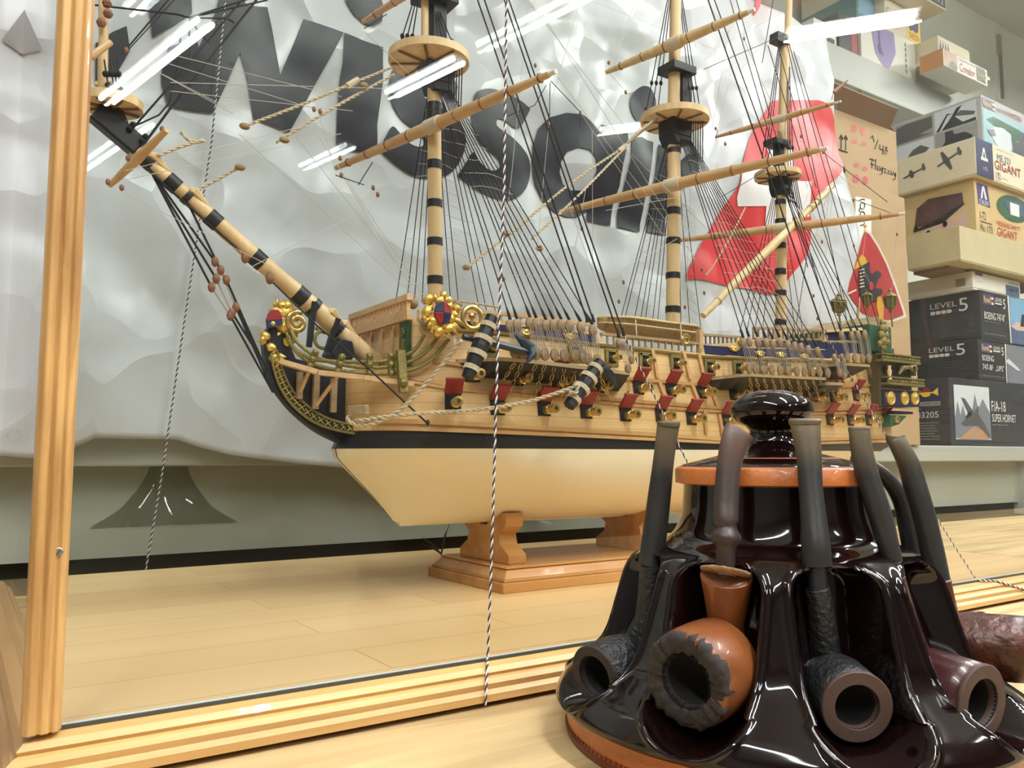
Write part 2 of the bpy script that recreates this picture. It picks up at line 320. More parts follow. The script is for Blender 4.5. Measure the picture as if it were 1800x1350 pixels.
redge = [(at(px, py, YB).z, at(px, py, YB).x) for px, py in ((1520, 560), (1515, 500), (1508, 435), (1500, 372), (1482, 300), (1466, 225), (1458, 135), (1452, 60), (1448, -40))]
bn = MB(); nx, nz = 150, 110; BX0 = -.12; ztop = 1.12
for j in range(nz+1):
    for i in range(nx+1):
        v = j/nz; u = i/nx
        zz = .16+(ztop-.16)*v; xe = interp(zz, redge); xx = BX0+(xe-BX0)*u; zb0 = interp(xx, bot); z = zb0+(ztop-zb0)*v; xe = interp(z, redge)
        x = BX0+(xe-BX0)*u+(.004*noise.noise(V((z*40, 2, 1))) if i == nx else 0)
        bn.v.append(tuple(bpt(x, z)))
bn.f = [(j*(nx+1)+i, j*(nx+1)+i+1, (j+1)*(nx+1)+i+1, (j+1)*(nx+1)+i) for j in range(nz) for i in range(nx)]; bn.m = [0]*len(bn.f)
banner = bn.build('banner', M['sheet'], smooth='all', recalc=False); tag(banner, 'large crinkled white plastic banner with black lettering and red tail hanging behind the ship', 'banner')
sm = banner.modifiers.new('solid', 'SOLIDIFY'); sm.thickness = .0006; sm.offset = 1
def banner_print(polys, name, m, off=.0034, step=.014):
    """outlines given in frame pixels, laid on the hanging sheet and following its folds"""
    for k, P in enumerate(polys):
        Q = []
        pts = [(at(a, b, YB).x, at(a, b, YB).z) for a, b in P]
        for (a, b), (c2, d) in zip(pts, pts[1:]+pts[:1]):
            n = max(1, int(math.hypot(c2-a, d-b)/step)); Q += [(lerp(a, c2, i/n), lerp(b, d, i/n)) for i in range(n)]
        x0 = min(q[0] for q in Q); x1 = max(q[0] for q in Q); z0 = min(q[1] for q in Q); z1 = max(q[1] for q in Q); n = len(Q)
        ins = [V((x0+step*(i+.5), z0+step*(j+.5))) for i in range(int((x1-x0)/step)) for j in range(int((z1-z0)/step))]
        d = delaunay_2d_cdt([V(q) for q in Q]+ins, [(i, (i+1) % n) for i in range(n)], [], 1, 1e-6)
        # outside faces are dropped by an even-odd test
        def inside(x, z):
            r = False
            for (a, b), (c2, e) in zip(Q, Q[1:]+Q[:1]):
                if (b > z) != (e > z) and x < (c2-a)*(z-b)/(e-b)+a: r = not r
            return r
        fs = [f for f in d[2] if inside(sum(d[0][i][0] for i in f)/3, sum(d[0][i][1] for i in f)/3)]
        b = MB(); b.add([bpt(q[0], q[1], off) for q in d[0]], [tuple(f) for f in fs]); b.build(name, m, banner, smooth='all', recalc=False)
def C(ox, oy, s, L): return [(ox+a/s, oy+b/s) for a, b in L]
def ell(cx, cy, rx, ry, a=0.0, n=32): return [(cx+rx*math.cos(t)*math.cos(a)-ry*math.sin(t)*math.sin(a), cy+rx*math.cos(t)*math.sin(a)+ry*math.sin(t)*math.cos(a)) for t in (2*math.pi*i/n for i in range(n))]
def smooth_poly(L, n=4): return spline(L+L[:1], n)[:-1]
letters = [
    C(270, 0, 4.286, [(100, 375), (310, 305), (330, 370), (470, 80), (500, -60), (650, -60), (700, 40), (855, 55), (940, 585), (1115, 160), (1410, 270), (1010, 1010), (735, 915), (690, 620), (645, 405), (440, 865), (110, 795), (60, 640), (55, 560), (80, 450)]),
    C(270, 0, 4.286, [(1415, 270), (1708, 375), (1700, 640), (1655, 960), (1660, 1140), (1610, 1180), (1370, 1110), (1365, 880), (1375, 680), (1400, 500)]),
    C(270, 0, 4.286, [(1415, -80), (1560, -170), (1690, -40), (1715, 80), (1700, 180), (1640, 215), (1570, 190), (1490, 120), (1440, 40)]),
    smooth_poly(C(640, 100, 4.822, [(748, 290), (700, 405), (600, 330), (530, 290), (480, 320), (505, 385), (640, 470), (750, 580), (805, 700), (815, 780), (790, 900), (720, 990), (640, 1030), (530, 1035), (430, 1015), (280, 940), (150, 850), (110, 790), (150, 700), (210, 612), (280, 670), (380, 750), (460, 770), (500, 740), (470, 680), (390, 620), (290, 545), (215, 430), (185, 300), (200, 180), (260, 90), (400, 60), (560, 90), (700, 180)]), 3),
    smooth_poly(C(640, 100, 4.822, [(1387, 455), (1290, 620), (1170, 560), (1100, 545), (1080, 590), (1110, 630), (1250, 710), (1340, 800), (1390, 880), (1405, 990), (1380, 1090), (1310, 1180), (1210, 1220), (1080, 1195), (930, 1120), (830, 1050), (780, 1010), (830, 930), (885, 830), (960, 910), (1050, 970), (1110, 965), (1130, 930), (1100, 870), (1000, 800), (920, 740), (870, 640), (850, 520), (880, 360), (940, 315), (1050, 295), (1180, 320), (1300, 385)]), 3),
    C(900, 130, 4.5, [(665, 485), (670, 415), (870, 465), (875, 540), (840, 720), (830, 900), (800, 1000), (780, 1200), (605, 1155), (610, 1080), (520, 1130), (420, 1130), (330, 1085), (240, 990), (185, 870), (150, 700), (150, 570), (190, 440), (270, 360), (400, 325), (505, 338), (505.5, 590), (420, 620), (380, 700), (375, 780), (410, 870), (470, 920), (540, 925), (600, 880), (640, 780), (625, 680), (580, 615), (506, 590), (506, 338), (530, 345), (610, 400)]),
    C(900, 130, 4.5, [(905, 530), (1000, 510), (1105, 545), (1100, 660), (1075, 850), (1050, 1000), (1025, 1245), (830, 1210), (835, 1080), (870, 860), (900, 680)]),
    ell(900+1030/4.5, 130+255/4.5, 23.5, 34.5, .12),
    C(900, 130, 4.5, [(1140, 565), (1230, 590), (1250, 660), (1330, 690), (1380, 640), (1440, 630), (1475, 690), (1470, 800), (1350, 805), (1290, 850), (1240, 930), (1215, 1280), (1080, 1245), (1100, 1000), (1130, 780)]),
    [(251, -40), (331, -40), (335, 28), (300, 52), (266, 71)], [(168, 75), (198, 56), (222, 47), (228, 90), (207, 126), (168, 141)]]
banner_print(letters, 'letter', M['ink']); banner_print([[(3, 68), (43, 19), (125, 62), (120, 130), (60, 108)]], 'letter', mat('reflection_grey_ink', (150, 146, 148), .4))  # last fragment: the side pane's pale reflection is painted into its ink colour
tail = smooth_poly(C(1180, 130, 3.139, [(540, 155), (660, 150), (800, 150), (870, 200), (900, 300), (930, 440), (945, 525), (840, 620), (770, 680), (738, 760), (750, 830), (745, 940), (720, 1000), (640, 1100), (560, 1215), (450, 1190), (300, 1165), (130, 1135), (65, 1120), (180, 900), (330, 650), (355, 560), (390, 430), (460, 290)]), 3)
banner_print([tail], 'tail_fin', M['inkred'])
banner_print([C(1180, 130, 3.139, [(362, 538), (505, 535), (510, 430), (640, 430), (640, 600), (735, 605), (732, 795), (645, 800), (645, 860), (505, 850), (500, 737), (345, 738), (335, 690), (352, 600)])], 'cross', M['inkwhite'], off=.0048)
banner_print([C(1230, 0, 6, [(575, -30), (640, -30), (600, 100), (545, 178), (525, 160), (560, 90)])], 'red_dash', M['inkred'])
gp = at(25, 765, YB); gb = MB(); gb.lathe(gp+V((0, -.004, 0)), (0, -1, 0), [(-.004, .0085), (.002, .0085), (.003, .006), (.0015, .0045), (-.004, .0045)], 20); gb.build('eyelet', M['dull'], banner, smooth=True)
# ------------------------------------------------------------------ ship: hull form
YC = .77
ship = thing('ship_model', (.7, YC, CZ), 'wooden three-masted warship model with cream bottom on its stand inside the case', 'model ship')
ZK = at(900, 915, YC).z; ZW = at(860, 788, YC-.1).z; ZB = ZW+.013
XS = at(603, 700, YC).x; XE = 1.135
fore = sorted((at(a, b, YC).z, at(a, b, YC).x) for a, b in ((558, 764), (610, 824), (655, 872), (690, 915), (703, 922)))
sheer_px = [(735, 562), (760, 560), (800, 560), (1050, 587), (1054, 606), (1228, 622), (1232, 607), (1320, 600), (1325, 597), (1445, 597), (1450, 584), (1560, 578)]
SHEER = sorted((at(a, b, YC-.082).x, at(a, b, YC-.082).z) for a, b in sheer_px)
def xstem(z):
    if z >= ZW+.012: return XS
    if z >= ZW-.004: return lerp(interp(ZW-.004, fore), XS, min(1, (z-ZW+.004)/.016))
    return interp(z, fore)
def xstern(z): return XE-.01 if z > .2 else lerp(XE-.03, XE-.01, max(0, (z-ZK)/(.2-ZK)))
def halfb(x, z):
    h = max(0.0, (z-ZK)/(.178-ZK))
    if h < 1: B = .004+.096*(1-(1-h)**2.3)**.55
    else: s = (z-.178)/.15; B = .1-.020*min(s, 1.2)**1.2
    lb = lerp(.36, .135, min(1, h)) if h < 1 else .135
    t = min(1, max(0, (x-xstem(z))/lb)); pw = lerp(1.6, 2.5, min(1, h)); fb = (1-(1-t)**pw)**.55
    ls = lerp(.5, .32, min(1, h)); t2 = min(1, max(0, (xstern(z)-x)/ls)); lo = lerp(.05, .80, min(1, h*h)); fs = lo+(1-lo)*(1-(1-t2)**2.2)
    return max(.0012, B*fb*fs)
def top(x): return interp(x, SHEER)
XBK = at(740, 600, YC-.085).x                                 # flat beakhead bulkhead
def hull_surface(rows, name, m, x0=None, uv=False):
    """rows: list of functions z(x); both sides of the hull"""
    b = MB(); n = 150; P = []
    for side in (-1, 1):
        for rf in rows:
            z0 = rf(.7); xa = max(xstem(z0), x0 or -9); xb = xstern(z0)
            for i in range(n+1):
                u = i/n; u = u*u*(1.6-.6*u) if u < .5 or True else u
                x = xa+(xb-xa)*u; z = rf(x); xx = max(x, xstem(z)); P.append(V((xx, YC+side*halfb(xx, z), z)))
    R = len(rows); b.v = [tuple(p) for p in P]
    for s in range(2):
        o = s*R*(n+1); b.f += [(o+j*(n+1)+i, o+j*(n+1)+i+1, o+(j+1)*(n+1)+i+1, o+(j+1)*(n+1)+i) for j in range(R-1) for i in range(n)]
    b.m = [0]*len(b.f)
    # stern closing faces
    b.f += [(j*(n+1)+n, R*(n+1)+j*(n+1)+n, R*(n+1)+(j+1)*(n+1)+n, (j+1)*(n+1)+n) for j in range(R-1)]; b.m += [0]*(R-1)
    return b.build(name, m, ship, smooth=True, ang=50)
M['hullw'] = wood('hull_planking', (200, 162, 108), (231, 197, 140), 'X', 40, .42, coat=.15)
nt = M['hullw'].node_tree; pr_ = nt.nodes['Principled BSDF']                                  # fine plank seams by height
tc = nt.nodes.new('ShaderNodeTexCoord'); sx = nt.nodes.new('ShaderNodeSeparateXYZ'); nt.links.new(tc.outputs['Object'], sx.inputs[0])
m1 = nt.nodes.new('ShaderNodeMath'); m1.operation = 'MULTIPLY'; m1.inputs[1].default_value = 95; nt.links.new(sx.outputs[2], m1.inputs[0])
m2 = nt.nodes.new('ShaderNodeMath'); m2.operation = 'FRACT'; nt.links.new(m1.outputs[0], m2.inputs[0])
m3 = nt.nodes.new('ShaderNodeMath'); m3.operation = 'LESS_THAN'; m3.inputs[1].default_value = .055; nt.links.new(m2.outputs[0], m3.inputs[0])
m4 = nt.nodes.new('ShaderNodeMath'); m4.operation = 'MULTIPLY'; m4.inputs[1].default_value = .45; nt.links.new(m3.outputs[0], m4.inputs[0])
mx = nt.nodes.new('ShaderNodeMix'); mx.data_type = 'RGBA'; nt.links.new(m4.outputs[0], mx.inputs[0]); src = pr_.inputs['Base Color'].links[0].from_socket
nt.links.new(src, mx.inputs[6]); mx.inputs[7].default_value = rgb(110, 74, 40); nt.links.new(mx.outputs[2], pr_.inputs['Base Color'])
zr = [ZK+(ZW-ZK)*t for t in (0, .03, .08, .15, .25, .37, .5, .64, .77, .89, 1)]
hull_surface([(lambda x, z=z: z) for z in zr], 'hull_bottom', M['cream'])
wl = lambda x: ZW+.006*max(0, (.5-x)/.25)
hull_surface([lambda x: ZW-.0003, lambda x: wl(x)+.006, lambda x: wl(x)+.0125], 'waterline_band', M['black'])
zbk = at(700, 648, YC-.05).z
low = [lambda x, t=t: (wl(x)+.0122)+(zbk-(wl(x)+.0122))*t for t in (0, .15, .3, .45, .6, .8, 1)]
hull_surface(low, 'hull', M['hullw'])
upr = [lambda x, t=t: zbk+(top(x)-zbk)*t for t in (0, .2, .4, .6, .8, 1)]
hull_surface(upr, 'upper_hull', M['hullw'], x0=XBK)
kb = MB(); kp = [at(a, b, YC-.004) for a, b in ((703, 923), (900, 916), (1130, 906), (1300, 898))]; kp.append(V((XE-.03, YC-.004, ZK-.002))); kb.prism(kp+[p+V((0, 0, .006)) for p in reversed(kp)], (0, .008, 0)); kb.build('keel', M['cream'], ship)
dk = MB(); xs = [XBK+(XE-.012-XBK)*i/60 for i in range(61)]
dk.strip([V((x, YC-halfb(x, top(x))+.002, top(x)-.008)) for x in xs], [V((x, YC+halfb(x, top(x))-.002, top(x)-.008)) for x in xs]); dk.build('deck', M['deckw'], ship)
def hit(px, py, off=0.0):
    """where the ray through a frame point meets the port side"""
    d = ray(px, py); y = YC-.14
    for i in range(700):
        p = CAM+d*(y/d.y)
        if y >= YC-halfb(max(p.x, xstem(p.z)), p.z) and p.x > xstem(p.z)-.004: break
        y += .0002
    return V((p.x, p.y-off, p.z))
def hull_path(pts, n=10, off=0.0):
    out = []
    for (a, b), (c, d) in zip(pts, pts[1:]): out += [hit(lerp(a, c, i/n), lerp(b, d, i/n), off) for i in range(n)]
    return out+[hit(*pts[-1], off)]
def moulding(pts, w, d, name, m, parent=None, vertical=False, n=10, mirror=False):
    P = hull_path(pts, n); b = MB(); k = len(P); A, B, Cc, D = [], [], [], []
    for i, p in enumerate(P):
        t = (P[min(i+1, k-1)]-P[max(i-1, 0)]).normalized(); nn = V((0, -1, 0)); nn = (nn-t*t.dot(nn)).normalized(); u = t.cross(nn)
        A.append(p+u*w/2+nn*-.001); B.append(p+u*w/2+nn*d); Cc.append(p-u*w/2+nn*d); D.append(p-u*w/2+nn*-.001)
    b.strip(A, B); b.strip(B, Cc); b.strip(Cc, D); b.add([A[0], B[0], Cc[0], D[0]], [(0, 1, 2, 3)]); b.add([A[-1], B[-1], Cc[-1], D[-1]], [(0, 1, 2, 3)])
    return b.build(name, m, parent or ship)
M['wale'] = wood('wale_wood', (176, 132, 82), (212, 172, 116), 'X', 50, .45)
moulding([(640, 738), (800, 744), (960, 753), (1120, 762), (1267, 772), (1400, 774), (1560, 768)], .0042, .0028, 'wale', M['wale'])
moulding([(655, 752), (800, 757), (960, 763), (1120, 771), (1267, 778), (1400, 780), (1540, 776)], .0032, .0022, 'wale', M['wale'])
moulding([(720, 664), (800, 678), (960, 692), (1120, 706), (1258, 717), (1400, 722), (1560, 717)], .0036, .0026, 'wale', M['wale'])
moulding([(715, 670), (800, 684), (960, 699), (1120, 713), (1258, 723), (1400, 728), (1562, 724)], .003, .0022, 'wale', M['wale'])
moulding([(760, 634), (830, 645), (960, 655), (1120, 667), (1258, 679), (1400, 682), (1548, 676)], .0036, .0026, 'wale', M['wale'])
moulding([(800, 580), (880, 586), (955, 593), (1050, 606), (1130, 615), (1235, 627), (1320, 631), (1440, 634), (1540, 642)], .0026, .0026, 'gilt_moulding', M['brass'])
moulding([(796, 570), (880, 578), (955, 585), (1046, 596)], .0085, .0008, 'blue_frieze', M['blue'])
moulding([(1238, 616), (1320, 621), (1440, 623), (1490, 624)], .0125, .0008, 'blue_frieze', M['blue'])
moulding([(1328, 605), (1400, 606), (1452, 608)], .010, .0008, 'blue_frieze', M['blue'])
moulding([(1452, 592), (1500, 591), (1540, 592)], .013, .0009, 'blue_frieze', M['blue']); moulding([(1452, 612), (1500, 614), (1542, 617)], .018, .0009, 'blue_frieze', M['blue'])
moulding([(1452, 602), (1500, 602), (1541, 604)], .0022, .0022, 'gilt_moulding', M['brass'])
for P in ([(1144, 614), (1150, 640), (1154, 666)], [(1199, 618), (1206, 645), (1212, 668)], [(1226, 622), (1232, 648), (1236, 672)], [(1157, 672), (1164, 690), (1172, 702)], [(1214, 676), (1222, 696), (1229, 712)], [(1246, 680), (1254, 700), (1260, 718)],
          [(1178, 728), (1182, 750), (1184, 765)], [(1236, 720), (1238, 745), (1240, 762)], [(1262, 728), (1266, 750), (1268, 768)]):
    moulding(P, .0045, .003, 'rider', M['wale'], n=4)
# gratings over the sides: balustrades
def balustrade(P0, P1, name, m, post=None, nb=12, dz=None, Y=None, w=.0022):
    """P0: top rail pixels, P1: bottom rail pixels, standing on the side of the hull"""
    A = [hitY(p) for p in P0] if Y is None else [at(p[0], p[1], Y) for p in P0]; B = [V((a.x, a.y, (hitY(q) if Y is None else at(q[0], q[1], Y)).z)) for a, q in zip(A, P1)]
    b = MB()
    for L, h in ((A, w*1.3), (B, w)):
        for p, q in zip(L, L[1:]): b.bar(p, q, h, .004)
    tot = len(A)-1
    for i in range(nb+1):
        t = i/nb*tot; k = min(int(t), tot-1); f = t-k; b.bar(A[k].lerp(A[k+1], f), B[k].lerp(B[k+1], f), .0018, .0022)
    return b.build(name, m, ship)
def hitY(p): return at(p[0], p[1], YC-.08)
balustrade([(1056, 587), (1140, 595), (1227, 604)], [(1056, 606), (1140, 613), (1227, 622)], 'balustrade', M['oldwood'], nb=15)
balustrade([(1233, 588), (1300, 593)], [(1233, 606), (1300, 607)], 'balustrade', M['oldwood'], nb=9)
balustrade([(1324, 577), (1385, 578), (1447, 582)], [(1324, 595), (1385, 596), (1447, 597)], 'balustrade', M['oldwood'], nb=14)
balustrade([(735, 548), (800, 545), (900, 553), (1044, 571)], [(735, 561), (800, 560), (900, 568), (1044, 584)], 'balustrade', M['deckw'], nb=20, w=.003)
q = MB(); q.bar(at(1450, 582, YC-.078), at(1545, 577, YC-.078), .004, .006); q.build('rail', M['pale'], ship)
q = MB(); q.bar(at(1230, 580, YC-.08), at(1230, 624, YC-.08), .006, .006, side=V((0, 1, 0))); q.build('rail_post', M['deckw'], ship)
for a, b in ((1206, 597), (1303, 600)):
    q = MB(); c0 = at(a, b, YC-.086); pts = [(c0.x+.007*math.cos(t)*(1-t/14), c0.y, c0.z+.007*math.sin(t)*(1-t/14)) for t in [i*.5 for i in range(22)]]; q.tube(pts, .0012, 5); q.build('scroll', M['brass'], ship)
# winged gilt ornaments on the blue friezes
def ornament(px, py, w=.011):
    c0 = hit(px, py); b = MB()
    for s in (-1, 1):
        for k in range(5):
            a = math.radians(200+k*18) if s < 0 else math.radians(-20-k*18)
            b.tube([c0+V((s*.001, -.001, .003)), c0+V((w*.6*math.cos(a), -.003, .003+w*.5*math.sin(a))), c0+V((w*math.cos(a), -.0015, .004+w*.62*math.sin(a)))], [.0014, .0013, .0005], 5)
    b.ball(c0+V((0, -.002, .001)), .0028, 8)
    return b.build('ornament', M['gold'], ship, smooth=True)
for a, b in ((842, 574), (922, 585), (1000, 592), (1289, 614), (1334, 622), (1371, 624), (1412, 627)): ornament(a, b)
# ------------------------------------------------------------------ guns
def gun(px, py, kind, tilt=.0):
    p = hit(px, py); tx = (hit(px+6, py)-hit(px-6, py)).normalized(); nn = V((tx.y, -tx.x, 0)).normalized()
    if nn.y > 0: nn = -nn
    ax = V((tx.x, tx.y, 0)).normalized(); b = MB(); w = .0078 if kind == 'lid' else .0052; h = .0075 if kind == 'lid' else .0062
    b.obox(p+nn*.0004+UPZ*.0005, ax*w, UPZ*h, nn*.001); g = b.build('gun', M['black'], ship)
    c = MB(); o = p+nn*.0005+UPZ*(-.0012 if kind == 'lid' else -.0004)+ax*.0015; r = .0046 if kind == 'lid' else .0033; L = 1.0 if kind == 'lid' else .72
    c.lathe(o, nn+V((0, 0, .08)), [(0, r), (.007*L, r*.93), (.008*L, r*1.12), (.009*L, r*.9), (.015*L, r*.82), (.0165*L, r*1.12), (.0185*L, r*1.0), (.0187*L, r*.5), (.014*L, r*.42)], 14); c.build('gun_barrel', M['brass'], g, smooth=True)
    if kind == 'lid':
        d = MB(); hz = p+nn*.001+UPZ*.0085; dirn = (nn*.62+UPZ*.78).normalized(); th = dirn.cross(ax).normalized()
        d.obox(hz+dirn*.0075, ax*.0085, dirn*.0078, th*.0011); d.obox(hz+dirn*.0155, ax*.0092, dirn*.0012, th*.0014); d.build('port_lid', M['red'], g, bevel=.0002)
    else:
        d = MB()
        for sx_, sz in ((1, 0), (-1, 0), (0, 1), (0, -1)):
            if sx_: d.obox(p+nn*.001+ax*(sx_*(w+.0018))+UPZ*.0005, ax*.0021, UPZ*(h+.0035), nn*.0014)
            else: d.obox(p+nn*.001+UPZ*(sz*(h+.0018)+.0005), ax*(w+.0035), UPZ*.0019, nn*.0014)
        d.build('port_frame', M['dull'], g, bevel=.0004)
for a, b in ((796, 707), (874, 717), (956, 719), (1030, 724), (1099, 729), (1161, 731), (1215, 736), (1276, 740), (1458, 738), (1494, 739), (1526, 739), (1555, 738)): gun(a, b, 'lid')
for a, b in ((830, 659), (910, 666), (978, 671), (1051, 679), (1122, 682), (1179, 686), (1233, 690), (1290, 693), (1335, 695), (1380, 696), (1430, 697), (1464, 699), (1504, 696), (1536, 695)): gun(a, b, 'lid')
for a, b in ((861, 611), (1010, 622), (1074, 630), (1133, 636), (1187, 640), (1246, 647), (1296, 649), (1339, 650), (1381, 652), (1426, 651), (1528, 653)): gun(a, b, 'frame')
# ------------------------------------------------------------------ channels, deadeyes, shrouds
YCH = YC-.128
M['chan'] = mat('black_channel', (40, 38, 38), .5)
def channel(pts, name='channel'):
    """pts: outer top edge in the frame; the shelf runs in to the hull"""
    P = [at(a, b, YCH) for a, b in pts]; z = sum(p.z for p in P[1:-1])/max(1, len(P)-2) if len(P) > 2 else P[0].z; b = MB()
    xs = [P[0].x+(P[-1].x-P[0].x)*i/14 for i in range(15)]; out = []
    for i, x in enumerate(xs):
        t = min(1, i/2.2, (14-i)/1.2+.15); zz = interp(x, [(p.x, p.z) for p in P]); hb = YC-halfb(x, zz)+.002; out.append((V((x, lerp(hb-.003, YCH, t), zz)), V((x, hb, zz))))
    A = [o for o, _ in out]; B = [i for _, i in out]; dz = V((0, 0, -.0045)); A2 = [a+dz*.8 for a in A]; B2 = [b_+dz*4.2 for b_ in B]
    b.mi = 0; b.strip(A2, B2); b.mi = 1; b.strip(A, B); b.mi = 1; b.strip(A, A2); b.mi = 0
    b.add([A[0], B[0], B2[0], A2[0]], [(0, 1, 2, 3)]); b.add([A[-1], B[-1], B2[-1], A2[-1]], [(0, 1, 2, 3)])
    return b.build(name, [M['chan'], M['oldwood']], ship)
channel([(842, 624), (866, 625), (960, 635), (1060, 647), (1126, 656)]); channel([(1276, 660), (1312, 656), (1390, 660), (1465, 664)]); channel([(1450, 672), (1468, 672), (1486, 673)]); channel([(1478, 637), (1505, 639), (1534, 641)])
def disc(b, c, ax, r, t, n=12): b.lathe(V(c)-V(ax).normalized()*t/2, ax, [(0, r*.7), (t*.25, r), (t*.75, r), (t, r*.7)], n)
def deadeye_pair(up, lo, chain=None, r=.0062, Yu=YCH+.003, Yl=YCH+.001):
    u = at(*up, Yu); l = at(*lo, Yl); b = MB(); disc(b, u, (.25, -1, 0), r, .0042)
    d = b.build('deadeye', M['dead'], ship, smooth=True); b = MB(); disc(b, l, (.25, -1, 0), r, .0042); b.build('lower_deadeye', M['dead'], d, smooth=True)
    b = MB()
    for k in (-1, 0, 1): o = V((k*r*.5, -.0028, 0)); b.tube([u+o, l+o], .00042, 4); b.tube([u+o+V((.001, .003, 0)), l+o+V((0, .003, 0))], .00042, 4)
    b.build('lanyard', M['thread'], d)
    if chain:
        b = MB(); e = hit(*chain, .001); s = l+V((0, 0, -r)); k = 4; s = V((s.x, s.y, s.z-.004))
        for i in range(k):
            a, c0 = s.lerp(e, i/k), s.lerp(e, (i+1)/k-.03); m_ = (c0-a)*.5; dx = V((.0016, 0, 0)) if i % 2 == 0 else V((.0009, -.0011, 0))
            b.tube([a, a+m_*.4+dx, a+m_*1.6+dx, c0, a+m_*1.6-dx, a+m_*.4-dx, a], .00042, 4)
        b.ball(e, .0015, 6); b.build('chain_plate', M['brass'], d)
    return u
def shroud(a, b, r=.00062, name='shroud', m=None, knot=True):
    q = MB(); q.tube([a, b], r, 5)
    if knot: d = (V(a)-V(b)).normalized(); q.tube([V(b), V(b)+d*.006, V(b)+d*.014], [r*2.6, r*2.4, r*1.1], 6)
    return q.build(name, m or M['cord'], ship)
def ratlines(lines, t0, t1, n, m=None):
    b = MB()
    for k in range(n):
        t = t0+(t1-t0)*k/(n-1); P = [V(a).lerp(V(c), t) for a, c in lines]; P = [p+V((0, -.0006, .0012*math.sin(i*7+k))) for i, p in enumerate(P)]; b.tube(P, .00032, 3, cap=False)
    o = b.build('ratlines', m or M['thread'], ship); return o
def shroud_set(head, ups, los, chains, hspread, rl=(0.18, .9, 13), rr=.0062):
    L = []
    for i, (u, l) in enumerate(zip(ups, los)):
        p = deadeye_pair(u, l, chains(i) if chains else None, r=rr); a = head+V((hspread*(i/max(1, len(ups)-1)-.5), -.006, .004)); e = p+V((0, 0, rr)); shroud(a, e); L.append((a, e))
    if rl: ratlines(L, *rl)
    return L
def far_set(head, ends, hspread, Y, rl=(.12, .97, 16)):
    L = [(head+V((hspread*(i/max(1, len(ends)-1)-.5), .006, .004)), at(a, b, Y)) for i, (a, b) in enumerate(ends)]
    for a, e in L: shroud(a, e, r=.00055, knot=False)
    if rl: ratlines(L, *rl)
f_up = [(897, 573), (909, 572), (932, 569), (943, 570), (960, 573), (973, 572), (987, 572), (1001, 573), (1021, 576), (1042, 581)]
f_lo = [(905, 619), (918, 620), (943, 622), (958, 623), (975, 624), (992, 625), (1010, 625), (1026, 629), (1034, 631), (1050, 633)]
FH = at(768, 150, YC); MH = at(1190, 232, YC); ZH = at(1372, 328, YC)
FL = shroud_set(FH, f_up, f_lo, lambda i: (868+i*23, 692+i*2), .012)
m_up = [(1307, 603), (1317, 601), (1332, 601), (1347, 603), (1359, 605), (1371, 602), (1385, 606), (1397, 609), (1408, 611), (1421, 615), (1437, 618)]
m_lo = [(1317, 648), (1328, 648), (1342, 650), (1357, 651), (1371, 651), (1385, 652), (1401, 653), (1414, 654), (1428, 654), (1441, 655), (1455, 656)]
ML = shroud_set(MH, m_up, m_lo, lambda i: (1322+i*15, 700+i), .012)
z_up = [(1479, 589), (1497, 590), (1508, 589), (1520, 588)]; z_lo = [(1490, 629), (1502, 630), (1516, 630), (1527, 630)]
ZL = shroud_set(ZH, z_up, z_lo, lambda i: (1496+i*12, 668), .008, rl=(.2, .9, 10))
deadeye_pair((1467, 629), (1476, 655), (1472, 722), r=.0055); deadeye_pair((1480, 628), (1484, 660), (1480, 726), r=.005)
deadeye_pair((1088, 603), (1104, 648), (1104, 688), r=.0048); deadeye_pair((1096, 606), (1110, 633), None, r=.0042)
far_set(FH, [(695, 535), (715, 534), (728, 533), (742, 532), (778, 530), (792, 531), (806, 534), (843, 548), (856, 550), (872, 552)], .012, YC+.10)
far_set(MH, [(1091, 560), (1098, 561), (1115, 562), (1126, 562), (1134, 563), (1147, 565), (1156, 565), (1197, 566), (1212, 568), (1233, 585)], .012, YC+.10)
far_set(ZH, [(1300, 585), (1312, 586), (1326, 586), (1340, 586), (1398, 588), (1412, 588)], .008, YC+.09, rl=(.3, .95, 9))
# ------------------------------------------------------------------ masts, tops, yards
def mast(name, pts, r0, r1, bands, m=None):
    P = [at(a, b, YC) for a, b in pts]; b = MB(); n = len(P); b.tube(P, [lerp(r0, r1, i/(n-1)) for i in range(n)], 14); o = b.build(name, m or M['spar'], ship, smooth=True)
    for py, h in bands:
        q = MB(); f = (py-pts[0][1])/(pts[-1][1]-pts[0][1]); x = lerp(pts[0][0], pts[-1][0], f); c0 = at(x, py, YC); c1 = at(x, py-h, YC); rr = lerp(r0, r1, max(0, min(1, f)))
        q.tube([c0, c1], rr*1.09, 14); q.build('mast_band', M['black'], o, smooth=True)
    return o
def mast_top(cx, cy, r, ship_thick, parent):
    """round platform; cy is the middle of its rim"""
    c0 = at(cx, cy, YC); b = MB(); b.lathe(c0-UPZ*ship_thick, UPZ, [(0, r*.9), (0, r), (ship_thick, r), (ship_thick, r*.93), (ship_thick*.45, r*.9), (ship_thick*.45, .002)], 40); b.lathe(c0-UPZ*ship_thick*.8, UPZ, [(0, .0015), (0, r*.96), (.001, r*.96)], 40)
    o = b.build('mast_top', M['spar'], parent, smooth=True, ang=30); k = MB()
    for i in range(8): a = i*math.pi/4+.2; k.bar(c0-UPZ*(ship_thick+.0005), c0+V((r*.93*math.cos(a), r*.93*math.sin(a), -ship_thick-.0005)), .003, .0022, side=UPZ)
    return o, k, c0
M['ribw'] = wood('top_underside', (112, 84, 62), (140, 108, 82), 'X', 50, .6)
fm = mast('foremast', [(765, 560), (764, 330), (763, 135)], .0079, .0074, [(182, -14), (215, 18), (298, 15), (365, 13), (432, 13), (500, 14)])
